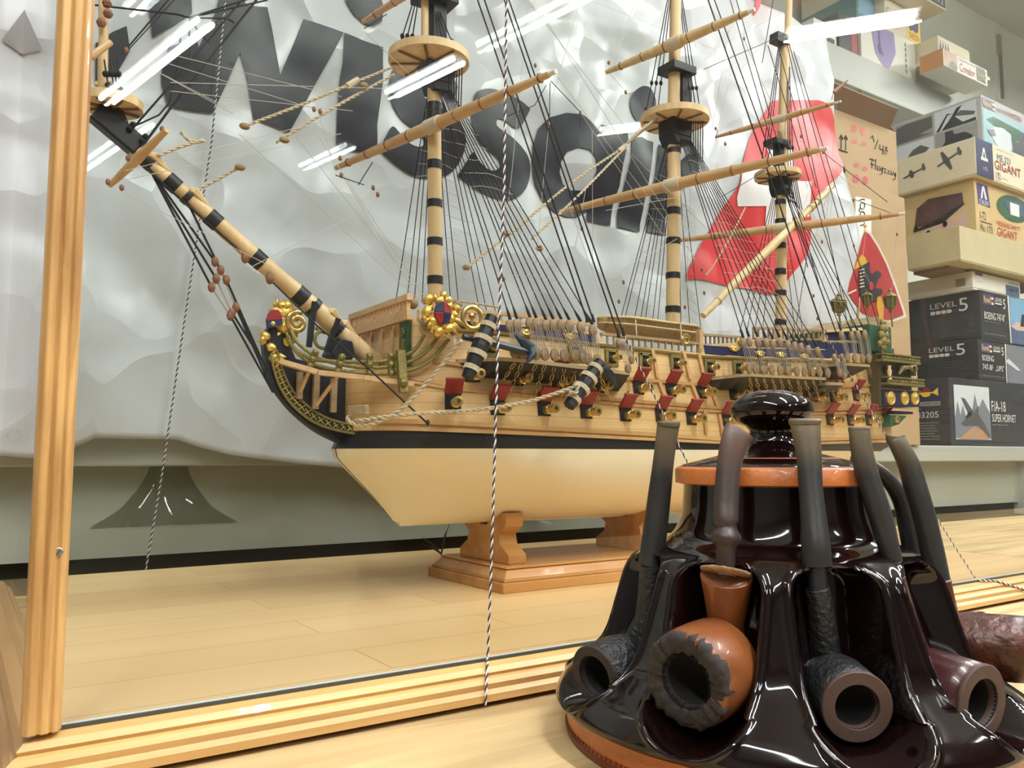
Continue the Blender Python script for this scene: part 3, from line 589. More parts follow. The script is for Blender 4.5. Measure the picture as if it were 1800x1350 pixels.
mm = mast('mainmast', [(1182, 600), (1184, 400), (1185, 240)], .0090, .0086, [(270, 8), (378, 12), (430, 11), (490, 10), (550, 11)])
zm = mast('mizzenmast', [(1372, 600), (1374, 450), (1372, 310)], .0078, .0072, [(360, 8), (395, 9), (437, 9), (483, 10), (520, 9), (572, 10)])
for par, cx, cy, r, th in ((fm, 754, 98, .0440, .0085), (mm, 1186, 204, .0455, .0085), (zm, 1367, 305, .0335, .0070)):
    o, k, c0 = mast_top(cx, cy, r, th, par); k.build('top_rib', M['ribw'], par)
# black mastheads below and above the tops
def masthead(pts, par, w, d): # tapered square block
    P = [at(a, b, YC) for a, b in pts]; b = MB()
    for (p, q), (w0, w1) in zip(zip(P, P[1:]), zip(w, w[1:])):
        b.add([p+V((i*w0, j*d, 0)) for i, j in ((-1, -1), (1, -1), (1, 1), (-1, 1))]+[q+V((i*w1, j*d, 0)) for i, j in ((-1, -1), (1, -1), (1, 1), (-1, 1))], [(0, 3, 2, 1), (4, 5, 6, 7), (0, 1, 5, 4), (1, 2, 6, 5), (2, 3, 7, 6), (3, 0, 4, 7)])
    b.build('masthead', M['black'], par, bevel=.0008)
masthead([(767, 166), (768, 150), (768, 118)], fm, [.008, .013, .0185], .013); masthead([(768, 90), (768, -60)], fm, [.0085, .008], .008)
masthead([(1187, 258), (1187, 243), (1187, 210)], mm, [.010, .017, .018], .014); masthead([(1200, 190), (1200, 128)], mm, [.009, .009], .009)
masthead([(1372, 345), (1372, 335), (1371, 312)], zm, [.007, .012, .014], .011); masthead([(1369, 298), (1369, 255)], zm, [.0062, .0062], .0062)
masthead([(1190, 132), (1190, 118)], mm, [.021, .021], .016); masthead([(1366, 258), (1366, 248)], zm, [.017, .017], .012); masthead([(764, 8), (764, -8)], fm, [.022, .022], .016)
mast('topmast', [(747, 90), (747, -60)], .0044, .004, []); mast('topmast', [(1184, 196), (1186, 90), (1189, -60)], .0085, .0072, []); mast('topmast', [(1374, 300), (1377, 180), (1380, 60)], .0074, .0062, []); mast('topgallant_mast', [(1383, 120), (1388, -40)], .0055, .005, [])
masthead([(1370, 78), (1371, 62)], zm, [.014, .014], .008)
def yard(cx, cy, L, R, r, name, m=None, rings=6, tip=True):
    """L, R: frame ends; the spar lies level in the upright plane through its mast"""
    c0 = at(cx, cy, YC-.016)
    # heading found from the slope of the spar in the frame, kept level
    s = (R[1]-L[1])/(R[0]-L[0]); hx = cx-(803-cy)/(-s) if s < 0 else 0; hx = cx+(803-cy)/s; d = RT*((hx-900)/FPX)+_fh; d.z = 0; d.normalize()
    n = V((d.y, -d.x, 0))
    def end(p): q = ray(*p); t = (c0-CAM).dot(n)/q.dot(n); e = CAM+q*t; k = (e-c0).dot(d); return c0+d*k
    a, b_ = end(L), end(R); b = MB(); P = [a, a.lerp(c0, .35), a.lerp(c0, .8), c0, c0.lerp(b_, .2), c0.lerp(b_, .65), b_]
    b.tube(P, [r*.45, r*.75, r*.97, r, r*.97, r*.75, r*.45], 12); o = b.build(name, m or M['sparh'], ship, smooth=True)
    q = MB()
    for i in range(rings): f = (i+.7)/rings; p = a.lerp(b_, f); e = (b_-a).normalized(); rr = r*(1.12-.55*abs(f-.5)*1.5); q.tube([p-e*.0007, p+e*.0007], rr, 8)
    q.build('rope_band', M['brown'], o)
    q = MB(); e = (b_-a).normalized(); q.tube([c0-e*.011, c0+e*.011], r*1.22, 12); q.build('sling', M['rope'], o, smooth=True)
    if tip: q = MB(); q.tube([b_, b_+e*.008], r*.35, 8); q.build('yard_tip', M['white'], o, smooth=True)
    return a, b_, c0
yd1 = yard(762, 220, (590, 303), (966, 137), .0066, 'fore_yard', rings=9); yd2 = yard(747, -30, (638, 45), (860, -95), .0052, 'fore_topsail_yard')
yd3 = yard(1183, 325, (985, 372), (1442, 262), .0074, 'main_yard', rings=8); yd4 = yard(1186, 76, (1066, 124), (1316, 18), .0072, 'main_topsail_yard', M['spar'])
yd5 = yard(1374, 401, (1195, 426), (1580, 380), .0066, 'crossjack_yard', rings=4); yd6 = yard(1370, 209, (1258, 240), (1468, 180), .0046, 'mizzen_topsail_yard', rings=5)
b = MB(); P = [at(a, b_, YC-.03) for a, b_ in ((1236, 555), (1300, 489), (1360, 430), (1465, 326))]; b.tube(P, [.0042, .0056, .0062, .0034], 10); o = b.build('lateen_yard', M['pale'], ship, smooth=True)
q = MB()
for t in (.1, .35, .5, .66, .8, .83, .86): p = P[0].lerp(P[3], t); e = (P[3]-P[0]).normalized(); q.tube([p-e*.0012, p+e*.0012], .0060, 8)
q.build('rope_band', M['rope'], o)
b = MB(); b.tube([at(1466, 163, YC-.05), at(1490, 141, YC-.05)], [.004, .0012], 4, flat=.5); b.build('pennant', M['brown'], ship)
# ------------------------------------------------------------------ bowsprit and head
b = MB(); BP = [at(a, c_, YC) for a, c_ in ((660, 640), (560, 548), (460, 462), (340, 355), (235, 262))]; b.tube(BP, [.0098, .0090, .0080, .0073, .0064], 16); bs = b.build('bowsprit', M['spar'], ship, smooth=True)
def bs_at(px): 
    pts = ((660, 640), (560, 548), (460, 462), (340, 355), (235, 262))
    py = interp(px, sorted(pts)); return at(px, py, YC), interp(px, sorted(zip([p[0] for p in pts], [.0098, .0090, .0080, .0073, .0064])))
for px, h in ((258, .006), (303, .006), (330, .0028), (375, .006), (453, .006), (528, .006)):
    p, r = bs_at(px); e = (BP[0]-BP[-1]).normalized(); q = MB(); q.tube([p-e*h, p+e*h], r*1.08, 16); q.build('bowsprit_band', M['black'], bs, smooth=True)
for px in (275, 345, 585, 607):
    p, r = bs_at(px); e = (BP[0]-BP[-1]).normalized(); q = MB(); q.tube([p-e*.009+V((0, -.004, r*.75)), p-e*.004+V((0, -.006, r*1.05)), p+e*.014+V((0, -.004, r*.85))], [.003, .0045, .001], 6); q.build('cleat', M['spar'], bs)
q = MB(); a, c_ = at(246, 262, YC), at(168, 196, YC); q.bar(a, c_, .019, .014); q.bar(at(212, 232, YC), at(188, 178, YC), .017, .012); q.build('bowsprit_knee', M['black'], bs, bevel=.002)
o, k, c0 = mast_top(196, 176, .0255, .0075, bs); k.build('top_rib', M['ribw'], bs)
b = MB(); b.tube([at(180, 172, YC), at(182, 60, YC), at(180, -60, YC)], [.0042, .004, .0036], 10); sm_ = b.build('sprit_topmast', M['spar'], ship, smooth=True)
q = MB(); q.tube([at(160, 100, YC-.02), at(195, 74, YC-.02)], [.0034, .0026], 8); q.tube([at(166, 148, YC), at(196, 146, YC)], .0022, 6); q.build('sprit_yard', M['sparh'], ship, smooth=True)
for a in ((200, 152), (206, 156), (212, 158), (190, 150)): 
    q = MB(); q.tube([at(a[0]-7, 105, YC-.01), at(a[0], a[1], YC-.02)], .0007, 5); q.ball(at(a[0]-4, 130, YC-.016), .003, 8); q.ball(at(a[0], a[1], YC-.02), .0028, 8); q.build('sprit_shroud', M['cord'], ship)
for a, c_ in ((188, 6), (190, 24), (178, 40)): 
    q = MB(); q.ball(at(a, c_, YC-.01), .0042, 8); q.build('block', M['brown'], ship, smooth=True)
# spritsail yard
b = MB(); p0, p1 = at(293, 229, YC-.05), at(193, 326, YC+.02); b.tube([p0, p0.lerp(p1, .5), p1], [.0024, .0046, .0024], 10); b.build('spritsail_yard', M['sparh'], ship, smooth=True)
# gammoning: black lashings round the bowsprit
for (a, c_), (e, f) in (((553, 530), (543, 610)), ((595, 560), (574, 618))):
    q = MB(); r0 = YC-.013; q.bar(at(a, c_, YC-.0095), at(e, f, YC-.006), .0052, .003); p, r = bs_at(a-2); d = (BP[0]-BP[-1]).normalized(); q.tube([p-d*.003, p+d*.003], r*1.12, 14); q.bar(at(a-3, c_, YC+.0095), at(e, f, YC+.004), .0052, .003); q.build('gammoning', M['black'], ship)
q = MB(); q.prism([at(a, c_, YC-.014) for a, c_ in ((583, 620), (598, 594), (620, 600), (624, 622), (620, 632), (590, 632))], (0, .028, 0)); q.build('bowsprit_bed', M['black'], ship, bevel=.001)
# knee of the head
M['carved'] = mat('green_carved_band', (44, 84, 58), .45, var=.2, vscale=300)
kb = MB(); outer = spline([(463, 590), (466, 625), (477, 670), (498, 704), (525, 733), (560, 760), (600, 780)], 6); kb.prism([at(a, c_, YC-.0055) for a, c_ in outer]+[at(a, c_, YC-.0055) for a, c_ in ((640, 778), (640, 690), (620, 655), (560, 640), (520, 630), (498, 575), (476, 570))], (0, .011, 0)); kb.build('head_knee', M['black'], ship, bevel=.0008)
def ribbon(px, Yf, w, d, name, m, par=None, n=6, flat=None):
    S = spline(px, n); P = [at(a, c_, Yf(a) if callable(Yf) else Yf) for a, c_ in S]; b = MB(); b.tube(P, w, 8, wdir=V((0, -1, 0)), flat=flat or 1.0); return b.build(name, m, par or ship, smooth=True)
gb_ = MB(); ga = spline([(476, 620), (482, 650), (495, 685), (520, 718), (560, 746), (610, 760), (640, 763)], 7); gb2 = spline([(488, 618), (495, 646), (509, 678), (532, 706), (567, 731), (610, 745), (641, 746)], 7)
ykn = lambda a: YC-.0075-(.020*max(0, (a-585)/60))
A = [at(a, c_, ykn(a)) for a, c_ in ga]; B = [at(a, c_, ykn(a)) for a, c_ in gb2]; gb_.strip(A, B); gb_.strip(A, [p+V((0, .004, 0)) for p in A]); gb_.strip(B, [p+V((0, .004, 0)) for p in B]); gband = gb_.build('carved_band', M['carved'], ship)
ribbon([(a-2, c_) for a, c_ in ((478, 620), (484, 650), (497, 685), (522, 718), (562, 746), (612, 760), (643, 763))], lambda a: ykn(a)-.001, .0013, 0, 'gilt_edge', M['dull'], gband); ribbon([(488, 618), (495, 646), (509, 678), (532, 706), (567, 731), (610, 745), (643, 746)], lambda a: ykn(a)-.001, .0012, 0, 'gilt_edge', M['dull'], gband)
for i in range(0, len(ga)-2, 2):
    p = A[i].lerp(B[i], .5)+V((0, -.001, 0)); q = MB(); s = .0042
    q.tube([p+V((-s*.6, 0, s*.8)), p, p+V((s*.6, 0, -s*.8))], .0006, 4); q.tube([p+V((-s*.8, 0, -s*.5)), p, p+V((s*.8, 0, s*.5))], .0006, 4); q.build('gilt_flower', M['brass'], gband)
for px in ((527, 672, 526, 704, .0032), (556, 678, 554, 722, .0036), (587, 684, 585, 728, .0036)):
    q = MB(); q.bar(at(px[0], px[1]-18, YC-.010), at(px[2], px[3]-3, YC-.010), px[4]*1.6, .005); q.build('head_timber', M['oldwood'], ship)
for (a, c_, e, f) in ((543, 652, 528, 688), (592, 664, 556, 712)):
    q = MB(); q.bar(at(a, c_, YC-.03), at(e, f, YC-.012), .003, .003); q.build('head_strut', M['deckw'], ship)
q = MB(); P = [at(a, c_, y) for a, c_, y in ((494, 636, YC-.012), (560, 655, YC-.04), (640, 664, YC-.06), (728, 676, YC-.078))]
for p_, q_ in zip(P, P[1:]): q.bar(p_, q_, .0045, .006)
q.build('head_platform', M['deckw'], ship)
yh = lambda a: YC-.008-.084*max(0, min(1, (a-500)/290))**.8
for pts in ([(504, 584), (512, 606), (530, 622), (560, 633), (620, 636), (680, 634), (725, 618), (746, 588)], [(511, 577), (520, 598), (545, 620), (580, 636), (640, 646), (700, 642), (745, 622), (772, 590)], [(508, 590), (516, 612), (540, 634), (580, 648), (640, 656), (700, 655), (750, 638), (790, 596)]):
    ribbon(pts, yh, .0019, 0, 'head_rail', M['dull'], n=8)
for a, c_, e, f in ((556, 616, 544, 646), (602, 624, 593, 656), (650, 622, 650, 660), (688, 622, 688, 660)):
    q = MB(); q.bar(at(a, c_, yh(a)-.001), at(e, f, yh(e)-.001), .0055, .004); 
    for t in (.1, .5, .9): p = at(a, c_, yh(a)-.002).lerp(at(e, f, yh(e)-.002), t); q.ball(p, .0034, 8)
    q.build('head_bracket', M['dull'], ship, smooth=True)
q = MB(); q.bar(at(704, 616, yh(704)-.003), at(709, 690, yh(709)-.008), .008, .005); q.ball(at(709, 672, yh(709)-.009), .005, 8); q.build('hair_bracket', M['dull'], ship, smooth=True)
# beakhead bulkhead
bb = MB(); yb0, yb1 = YC-halfb(XBK, .27), YC+halfb(XBK, .27); zz0, zz1 = zbk-.004, top(XBK)+.004
bb.box(XBK, XBK+.004, yb0, yb1, zz0, zz1); bkh = bb.build('beakhead_bulkhead', M['hullw'], ship)
for f in (.12, .3, .5, .7, .9): q = MB(); y = lerp(yb0, yb1, f); q.box(XBK-.003, XBK, y-.0022, y+.0022, zz0, zz1); q.build('bulkhead_post', M['deckw'], bkh)
q = MB(); y = yb0+.011; q.box(XBK-.004, XBK, y-.009, y+.009, zz1-.044, zz1-.003); pts = [(XBK-.0055, y+.005*math.cos(t)*(1-t/13), zz1-.014+.005*math.sin(t)*(1-t/13)) for t in [i*.5 for i in range(20)]]
q.build('green_panel', M['green'], bkh); q = MB(); q.tube(pts, .0011, 5); q.tube([(XBK-.005, y-.003, zz1-.02), (XBK-.005, y-.002, zz1-.042)], .003, 6); q.build('scroll', M['dull'], bkh)
# forecastle front rail
A = [at(612, 550, YC+.085), at(640, 548, YC+.05), at(735, 538, YC-.086)]
q = MB(); x0 = XBK-.008
for z, h in ((zz1+.002, .010), (zz1+.019, .006)): q.box(x0, x0+.006, yb0-.004, yb1+.004, z-h/2, z+h/2)
for i in range(19): y = lerp(yb0, yb1, i/18); q.box(x0+.001, x0+.005, y-.0014, y+.0014, zz1+.002, zz1+.019)
q.build('forecastle_rail', M['deckw'], ship, bevel=.0004)
for a, c_ in ((622, 572), (628, 585), (612, 575)): 
    q = MB(); c0 = at(a, c_, YC+.07); q.tube([(c0.x-.001, c0.y+.006*math.cos(t), c0.z+.006*math.sin(t)) for t in [i*.55 for i in range(12)]], .0016, 6); q.build('cathead_scroll', M['deckw'], ship)
# figurehead: crowned lion holding a shield
fg = MB(); C0 = lambda a, c_, o=0: at(a, c_, YC-o)
for a, c_, r in ((497, 552, .0105), (492, 566, .011), (500, 545, .009), (486, 592, .008), (478, 600, .006), (498, 590, .006), (486, 612, .006), (492, 606, .007), (505, 560, .007), (482, 548, .005), (510, 588, .005), (470, 596, .004), (488, 622, .006)): fg.ball(C0(a, c_), r, 12, (1, .7, 1))
for k in range(7): a = 484+k*6; fg.tube([C0(a, 540), C0(a-6+k*2.2, 526-3*(k % 2))], [.0018, .0006], 5)
for k in range(9): fg.tube([C0(500+k*2.0, 556+k*3, .004), C0(508+k*1.5, 562+k*4, .007), C0(505+k*1, 570+k*4.2, .004)], [.0018, .0024, .0008], 5)
for a, c_, r in ((466, 590, .005), (462, 598, .004), (476, 612, .005), (480, 630, .005), (488, 636, .005), (494, 628, .004), (512, 552, .005), (518, 558, .004), (504, 536, .004), (494, 536, .004), (512, 596, .005), (503, 602, .004), (500, 574, .008), (506, 580, .006)): fg.ball(C0(a, c_, .004), r, 12)
fg.v = [tuple(V(v)+noise.noise_vector(V(v)*260)*.0024) for v in fg.v]
fig = fg.build('figurehead', M['gold'], ship, smooth='all')
sh = MB(); so = [(479, 544), (490, 545), (497, 556), (495, 570), (484, 575), (470, 576), (468, 562), (473, 550)]
sh.prism([C0(a, c_, .0125) for a, c_ in [(479, 544), (490, 545), (496, 556), (497, 561), (469, 562), (473, 550)]], (0, .004, 0)); sh.mi = 1; sh.prism([C0(a, c_, .0125) for a, c_ in [(469, 562), (497, 561), (494, 570), (484, 575), (471, 576)]], (0, .004, 0)); sh.mi = 2; sh.ball(C0(480, 569, .0125), .0024, 8, (1, .5, 1))
sh.build('shield', [M['red'], M['blue'], M['gold']], fig)
sc_ = MB(); c0 = C0(522, 567, .012); sc_.tube([(c0.x+.0115*math.cos(t)*(1-t/15), c0.y, c0.z+.0115*math.sin(t)*(1-t/15)) for t in [1.2+i*.4 for i in range(30)]], .0026, 7); sc_.tube([C0(505, 556, .006), C0(520, 548, .01), C0(532, 549, .012)], [.002, .003, .002], 6)
sc_.tube([C0(512, 578, .008), C0(511, 590, .008)], .0028, 6); sc_.tube([C0(518, 580, .008), C0(519, 592, .008)], .0028, 6); sc_.build('scroll', M['brass'], fig, smooth='all')
q = MB(); c0 = at(568, 597, YC+.04); q.tube([(c0.x+.009*math.cos(t), c0.y, c0.z+.009*math.sin(t)) for t in [i*.42 for i in range(16)]], .002, 6); q.tube([at(555, 575, YC+.05), at(573, 584, YC+.05)], .003, 6); q.build('far_scroll', M['dull'], ship, smooth=True)
# coat of arms at the cathead
ca = MB(); c0 = at(774, 551, YC-.098)
for k in range(18):
    a = k*2*math.pi/18; r = .0145+.0035*math.sin(k*2.1); ca.ball(c0+V((r*math.cos(a), -.001, r*1.05*math.sin(a))), .0042+.001*math.sin(k*3), 8)
for k in range(9): a = math.radians(200+k*18); ca.tube([c0+V((.012*math.cos(a), 0, .012*math.sin(a))), c0+V((.022*math.cos(a)+.003, -.002, .018*math.sin(a)-.004))], [.003, .0014], 6)
ca.v = [tuple(V(v)+noise.noise_vector(V(v)*260)*.0022) for v in ca.v]
arms = ca.build('coat_of_arms', M['gold'], ship, smooth='all'); sh = MB()
for k, (u, v_) in enumerate(((-1, 1), (1, 1), (1, -1), (-1, -1))): sh.mi = k % 2; sh.prism([c0+V((0, -.0075, 0))]+[c0+V((u*.0088*math.cos(t), -.0062, v_*.0105*math.sin(t))) for t in [i*math.pi/12 for i in range(7)]], (0, .003, 0))
sh.build('shield', [M['blue'], M['red']], arms, bevel=.0006)
wr_ = MB(); c0 = at(828, 559, YC-.094); wr_.tube([(c0.x+.0105*math.cos(t), c0.y-.002, c0.z+.0105*math.sin(t)) for t in [i*2*math.pi/24 for i in range(25)]], .0024, 8); wr_.ball(c0+V((0, -.001, .002)), .0035, 8); wr_.tube([c0+V((0, -.001, .004)), c0+V((.001, -.001, -.006))], .0016, 6); wr_.build('gilt_wreath', M['brass'], ship, smooth=True)
for a, c_ in ((726, 534), (803, 536), (793, 590)): q = MB(); q.ball(at(a, c_, YC-.06), .0055, 10); q.build('block', M['dead'], ship, smooth=True)
# cathead tackle lines
for i in range(4): q = MB(); q.tube([at(700+i*2, 552+i*6, YC-.05), at(800, 583+i*2.4, YC-.10)], .0008, 5); q.build('tackle_line', M['thread'], ship)
# ------------------------------------------------------------------ anchors
def anchor(stock, shank, flukes, Yk):
    a, c_ = at(*stock[0], Yk), at(*stock[1], Yk); b = MB(); n = 5; b.tube([a, a.lerp(c_, .5), c_], [.0058, .0085, .0060], 8); st = b.build('anchor', M['black'], ship, bevel=.0003); d = (c_-a).normalized()
    for t in (.16, .38, .62, .85):
        q = MB(); p = a.lerp(c_, t); r = .0066+.0034*(1-abs(t-.5)*2)
        for k in (-1, 0, 1): q.tube([p+d*(k*.0016-.0007), p+d*(k*.0016+.0007)], r, 10)
        q.build('stock_lashing', M['rope'], st)
    q = MB(); P = [at(*p, Yk+.007) for p in shank]; q.tube(P, [.0028]+[.0036]*(len(P)-1), 8); q.build('shank', M['steel'], st, smooth=True)
    q = MB(); F = [at(*p, Yk+dy) for p, dy in flukes]; k = len(F); q.tube(F, [.0012]+[.0046]*(k-2)+[.0010], 8, flat=.8); q.build('arms', M['steel'], st, smooth=True)
    return st
anchor(((865, 556), (822, 664)), ((814, 592), (870, 604), (932, 620)), (((905, 588), .012), ((922, 603), .007), ((935, 611), .004), ((936, 624), .002), ((925, 639), .0)), YC-.140)
anchor(((1055, 636), (1000, 714)), ((1056, 650), (1045, 664), (1034, 678)), (((1034, 668), .006), ((1050, 652), .004), ((1064, 648), .002), ((1076, 662), .0), ((1083, 680), .002)), YC-.150)
# ------------------------------------------------------------------ ship's boat
b = MB(); bx0, bx1 = at(1056, 560, YC-.05).x, at(1222, 590, YC-.05).x; zt0, zt1 = at(1056, 556, YC-.05).z, at(1222, 578, YC-.05).z; secs = []
for i in range(21):
    u = i/20; x = lerp(bx0, bx1, u); wv = .022*min(1, (u*4.5)**.6)*min(1, ((1-u)*8+.35)**.5); z1 = lerp(zt0, zt1, u); z0 = z1-.022+.010*max(0, (.18-u)/.18)
    secs.append([V((x, YC-.045+wv*s, lerp(z1, z0, 1-abs(s)**2.2) if abs(s) < 1 else z1)) for s in (-1, -.93, -.75, -.5, -.2, .2, .5, .75, .93, 1)])
for s0, s1 in zip(secs, secs[1:]): b.strip(s0, s1)
boat = b.build('ships_boat', M['oldwood'], ship, smooth='all'); sf = boat.modifiers.new('s', 'SOLIDIFY'); sf.thickness = .0012
for k in (0, 9):
    q = MB(); q.tube([s[k] for s in secs], .0014, 6); q.tube([s[k].lerp(s[k+1 if k == 0 else k-2], .9)+V((0, -.0006 if k == 0 else 0, -.005)) for s in secs], .0009, 5); q.build('gunwale', M['pale'], boat)
for u in (5, 9, 13, 16): q = MB(); q.bar(secs[u][0], secs[u][9], .004, .0015, side=UPZ); q.build('thwart', M['pale'], boat)
for px in (1117, 1196): q = MB(); q.tube([at(px, 562+(px-1117)*.06, YC-.07), at(px+2, 588+(px-1117)*.1, YC-.074), at(px+6, 600+(px-1117)*.1, YC-.074)], .0009, 5); q.build('boat_lashing', M['rope'], ship)
# ------------------------------------------------------------------ stern: quarter gallery, lanterns, flag
YG = YC-.094
def G(a, c_, o=0.0): return at(a, c_, YG-o)
def gbox(mb, a0, c0_, a1, c1_, d0, d1):
    p, q_ = G(a0, c0_), G(a1, c1_); mb.box(p.x, q_.x, YG-d1, YG-d0, q_.z, p.z)
b = MB(); gbox(b, 1543, 620, 1604, 716, -.07, .0); qg = b.build('quarter_gallery', mat('olive_paint', (88, 80, 48), .5), ship)
for y0, y1, a0, a1 in ((621, 640, 1538, 1605), (662, 679, 1548, 1612)):
    q = MB(); p, e = G(a0, y0), G(a1, y1); zb1, zt1_ = e.z, p.z
    q.box(p.x, e.x, YG-.012, YG-.002, zt1_-.002, zt1_); q.box(p.x, e.x, YG-.012, YG-.0, zb1-.002, zb1+.001)
    for i in range(16): x = lerp(p.x+.002, e.x-.002, i/15); q.lathe((x, YG-.010, zb1), UPZ, [(0, .0011), ((zt1_-zb1)*.35, .0019), ((zt1_-zb1)*.6, .0009), (zt1_-zb1, .0012)], 6)
    q.build('gallery_balcony', M['dull'], qg)
q = MB(); gbox(q, 1552, 644, 1607, 661, -.002, .003); q.build('gallery_window', M['black'], qg); q = MB(); p = G(1552, 661); q.lathe((p.x, YG-.010, p.z-.006), UPZ, [(0, .003), (.004, .002), (.012, .0034), (.016, .002), (.020, .003)], 10); q.build('column', M['pale'], qg, smooth=True)
q = MB(); q.tube([G(1580, 658, .006), G(1586, 647, .008), G(1598, 645, .008), G(1604, 652, .006)], [.002, .004, .003, .002], 8); q.ball(G(1609, 648, .006), .004, 8); q.build('carved_figure', M['dull'], qg, smooth=True)
q = MB(); gbox(q, 1549, 684, 1613, 716, -.002, .003); medb = q.build('medallion_band', M['blue'], qg)
for a in (1565, 1589, 1607):
    q = MB(); q.lathe(G(a, 700, .003), (0, -1, 0), [(0, .010), (.002, .0098), (.003, .0075), (.0022, .0065), (.004, .004), (.0045, .0)], 18); q.build('medallion', M['gold'], medb, smooth=True)
for y in (684, 716): q = MB(); gbox(q, 1548, y, 1613, y+4, 0, .006); q.build('gilt_moulding', M['brass'], medb)
q = MB(); gbox(q, 1572, 722, 1605, 728, -.02, .0); q.build('gallery_drop', M['blue'], qg); q = MB(); q.prism([G(a, c_) for a, c_ in ((1566, 729), (1594, 731), (1580, 746), (1564, 751))], (0, .03, 0)); q.build('gallery_finial', M['green'], qg)
q = MB(); p, e = G(1518, 566), G(1573, 621); q.box(p.x+.02, e.x, YG+.004, YC+.08, e.z, p.z); q.build('stern_bulwark', M['green'], ship, bevel=.001)
q = MB(); 
for a, c_, r in ((1552, 568, .006), (1552, 578, .008), (1549, 589, .007), (1556, 590, .007), (1552, 600, .008), (1546, 604, .005), (1560, 602, .005), (1553, 611, .006), (1557, 580, .005)): q.ball(G(a, c_, .006), r, 10, (1, .7, 1))
q.build('caryatid', M['dull'], ship, smooth='all')
for a, c_ in ((1543, 630), (1562, 632)): q = MB(); q.tube([G(a+8, 613, .006), G(a+8, 622, .006)], .0016, 6); q.build('gallery_post', M['dull'], ship)
q = MB(); q.prism([at(a, c_, YC-.03) for a, c_ in ((1462, 580), (1500, 561), (1546, 556), (1546, 582))], (0, .06, 0)); q.build('poop_cabin', M['oldwood'], ship)
def lantern(cx, y0, y1, Y, w):
    a, e = at(cx, y1, Y), at(cx, y0, Y); H = e.z-a.z; b = MB(); b.lathe(a, UPZ, [(0, .001), (H*.06, w*.35), (H*.12, w*.2), (H*.2, w*.7), (H*.26, w*.8), (H*.27, w*.72)], 8); b.lathe(a+UPZ*(H*.62), UPZ, [(0, w*.9), (H*.05, w), (H*.12, w*.8), (H*.2, w*.35), (H*.26, w*.2), (H*.3, w*.28), (H*.38, .0008)], 8)
    for i in range(8): t = i*math.pi/4; b.tube([a+V((w*.7*math.cos(t), w*.7*math.sin(t), H*.26)), a+V((w*.92*math.cos(t), w*.92*math.sin(t), H*.63))], w*.1, 5)
    o = b.build('lantern', M['dull'], ship); q = MB(); q.lathe(a+UPZ*H*.26, UPZ, [(0, w*.6), (H*.37, w*.82)], 8); q.build('lantern_glass', mat_lg, o); q = MB(); p = at(cx+3, 575, Y); q.tube([a+V((0, 0, .002)), p], w*.12, 6); q.build('lantern_bracket', M['dull'], o)
mat_lg = mat('lantern_panes', (120, 108, 84), .2)
lantern(1475, 516, 556, YC-.06, .0115); lantern(1525, 508, 543, YC-.02, .0085); lantern(1566, 508, 550, YC-.055, .0105)
fp = MB(); fp.tube([at(1507, 572, YC), at(1512, 480, YC), at(1521, 398, YC)], [.0024, .0022, .0018], 8); fp.ball(at(1521, 397, YC), .0034, 8); fp.build('flag_pole', M['pale'], ship, smooth=True)
M['flagred'] = mat('flag_red', (176, 46, 50), .8); M['flagyel'] = mat('flag_yellow', (206, 160, 44), .8); M['flagblk'] = mat('flag_black', (46, 40, 44), .8); M['flagwh'] = mat('flag_white', (222, 210, 192), .8)
def flagpoly(L, name, m, h, par, t=.0006):
    q = MB(); n = len(L); d = delaunay_2d_cdt([V(p) for p in L], [(i, (i+1) % n) for i in range(n)], [], 1, 1e-6); yy = lambda a, c_: YC-h
    q.add([at(v.x, v.y, yy(v.x, v.y)) for v in d[0]], [tuple(f) for f in d[2]]); o = q.build(name, m, par); s_ = o.modifiers.new('s', 'SOLIDIFY'); s_.thickness = t; return o
F0 = [(1519, 402), (1530, 409), (1545, 432), (1560, 462), (1575, 502), (1588, 540), (1593, 557), (1580, 562), (1568, 566), (1545, 563), (1515, 552), (1498, 530), (1488, 514), (1492, 495), (1500, 470), (1508, 440), (1514, 418)]
flag = flagpoly(F0, 'flag', M['flagwh'], 0, ship)
flagpoly([(1520, 407), (1528, 412), (1542, 434), (1557, 464), (1572, 504), (1584, 540), (1588, 553), (1568, 561), (1545, 562), (1515, 550), (1500, 530), (1490, 514), (1494, 495), (1502, 470), (1510, 440), (1516, 418)], 'red_field', M['flagred'], .0012, flag)
for L in ([(1514, 448), (1520, 452), (1524, 461), (1515, 468), (1501, 474), (1506, 460)], [(1541, 522), (1548, 521), (1553, 538), (1552, 562), (1546, 562), (1541, 540)]): flagpoly(L, 'yellow_field', M['flagyel'], .0020, flag)
flagpoly([(1512, 468), (1522, 464), (1528, 460), (1529, 480), (1534, 482), (1540, 476), (1547, 478), (1549, 485), (1544, 490), (1540, 500), (1538, 506), (1550, 508), (1551, 516), (1542, 522), (1540, 530), (1530, 528), (1520, 526), (1510, 520), (1512, 505), (1509, 490)], 'eagle', M['flagblk'], .0028, flag)
for k in range(6): flagpoly([(1511, 474+k*6), (1519, 472+k*6), (1519, 474+k*6), (1511, 476+k*6)], 'feather_line', M['flagwh'], .0036, flag)
flagpoly([(1528, 496), (1533, 495), (1536, 502), (1533, 511), (1528, 508)], 'shield', M['flagred'], .0036, flag)
flagpoly([(1490, 515), (1505, 508), (1505, 511), (1491, 518)], 'white_bar', M['flagwh'], .0020, flag)
# ------------------------------------------------------------------ running and standing rigging
def line(pts, r=.0005, m='thin', name='rigging_line'):
    q = MB(); q.tube([at(a, c_, y) for a, c_, y in pts], r, 5); return q.build(name, M[m], ship)
def blk(px, py, Y=YC, r=.003, m='brown'):
    q = MB(); q.ball(at(px, py, Y), r, 8, (.8, .55, 1.15)); return q.build('block', M[m], ship, smooth=True)
Yp = YC-.06
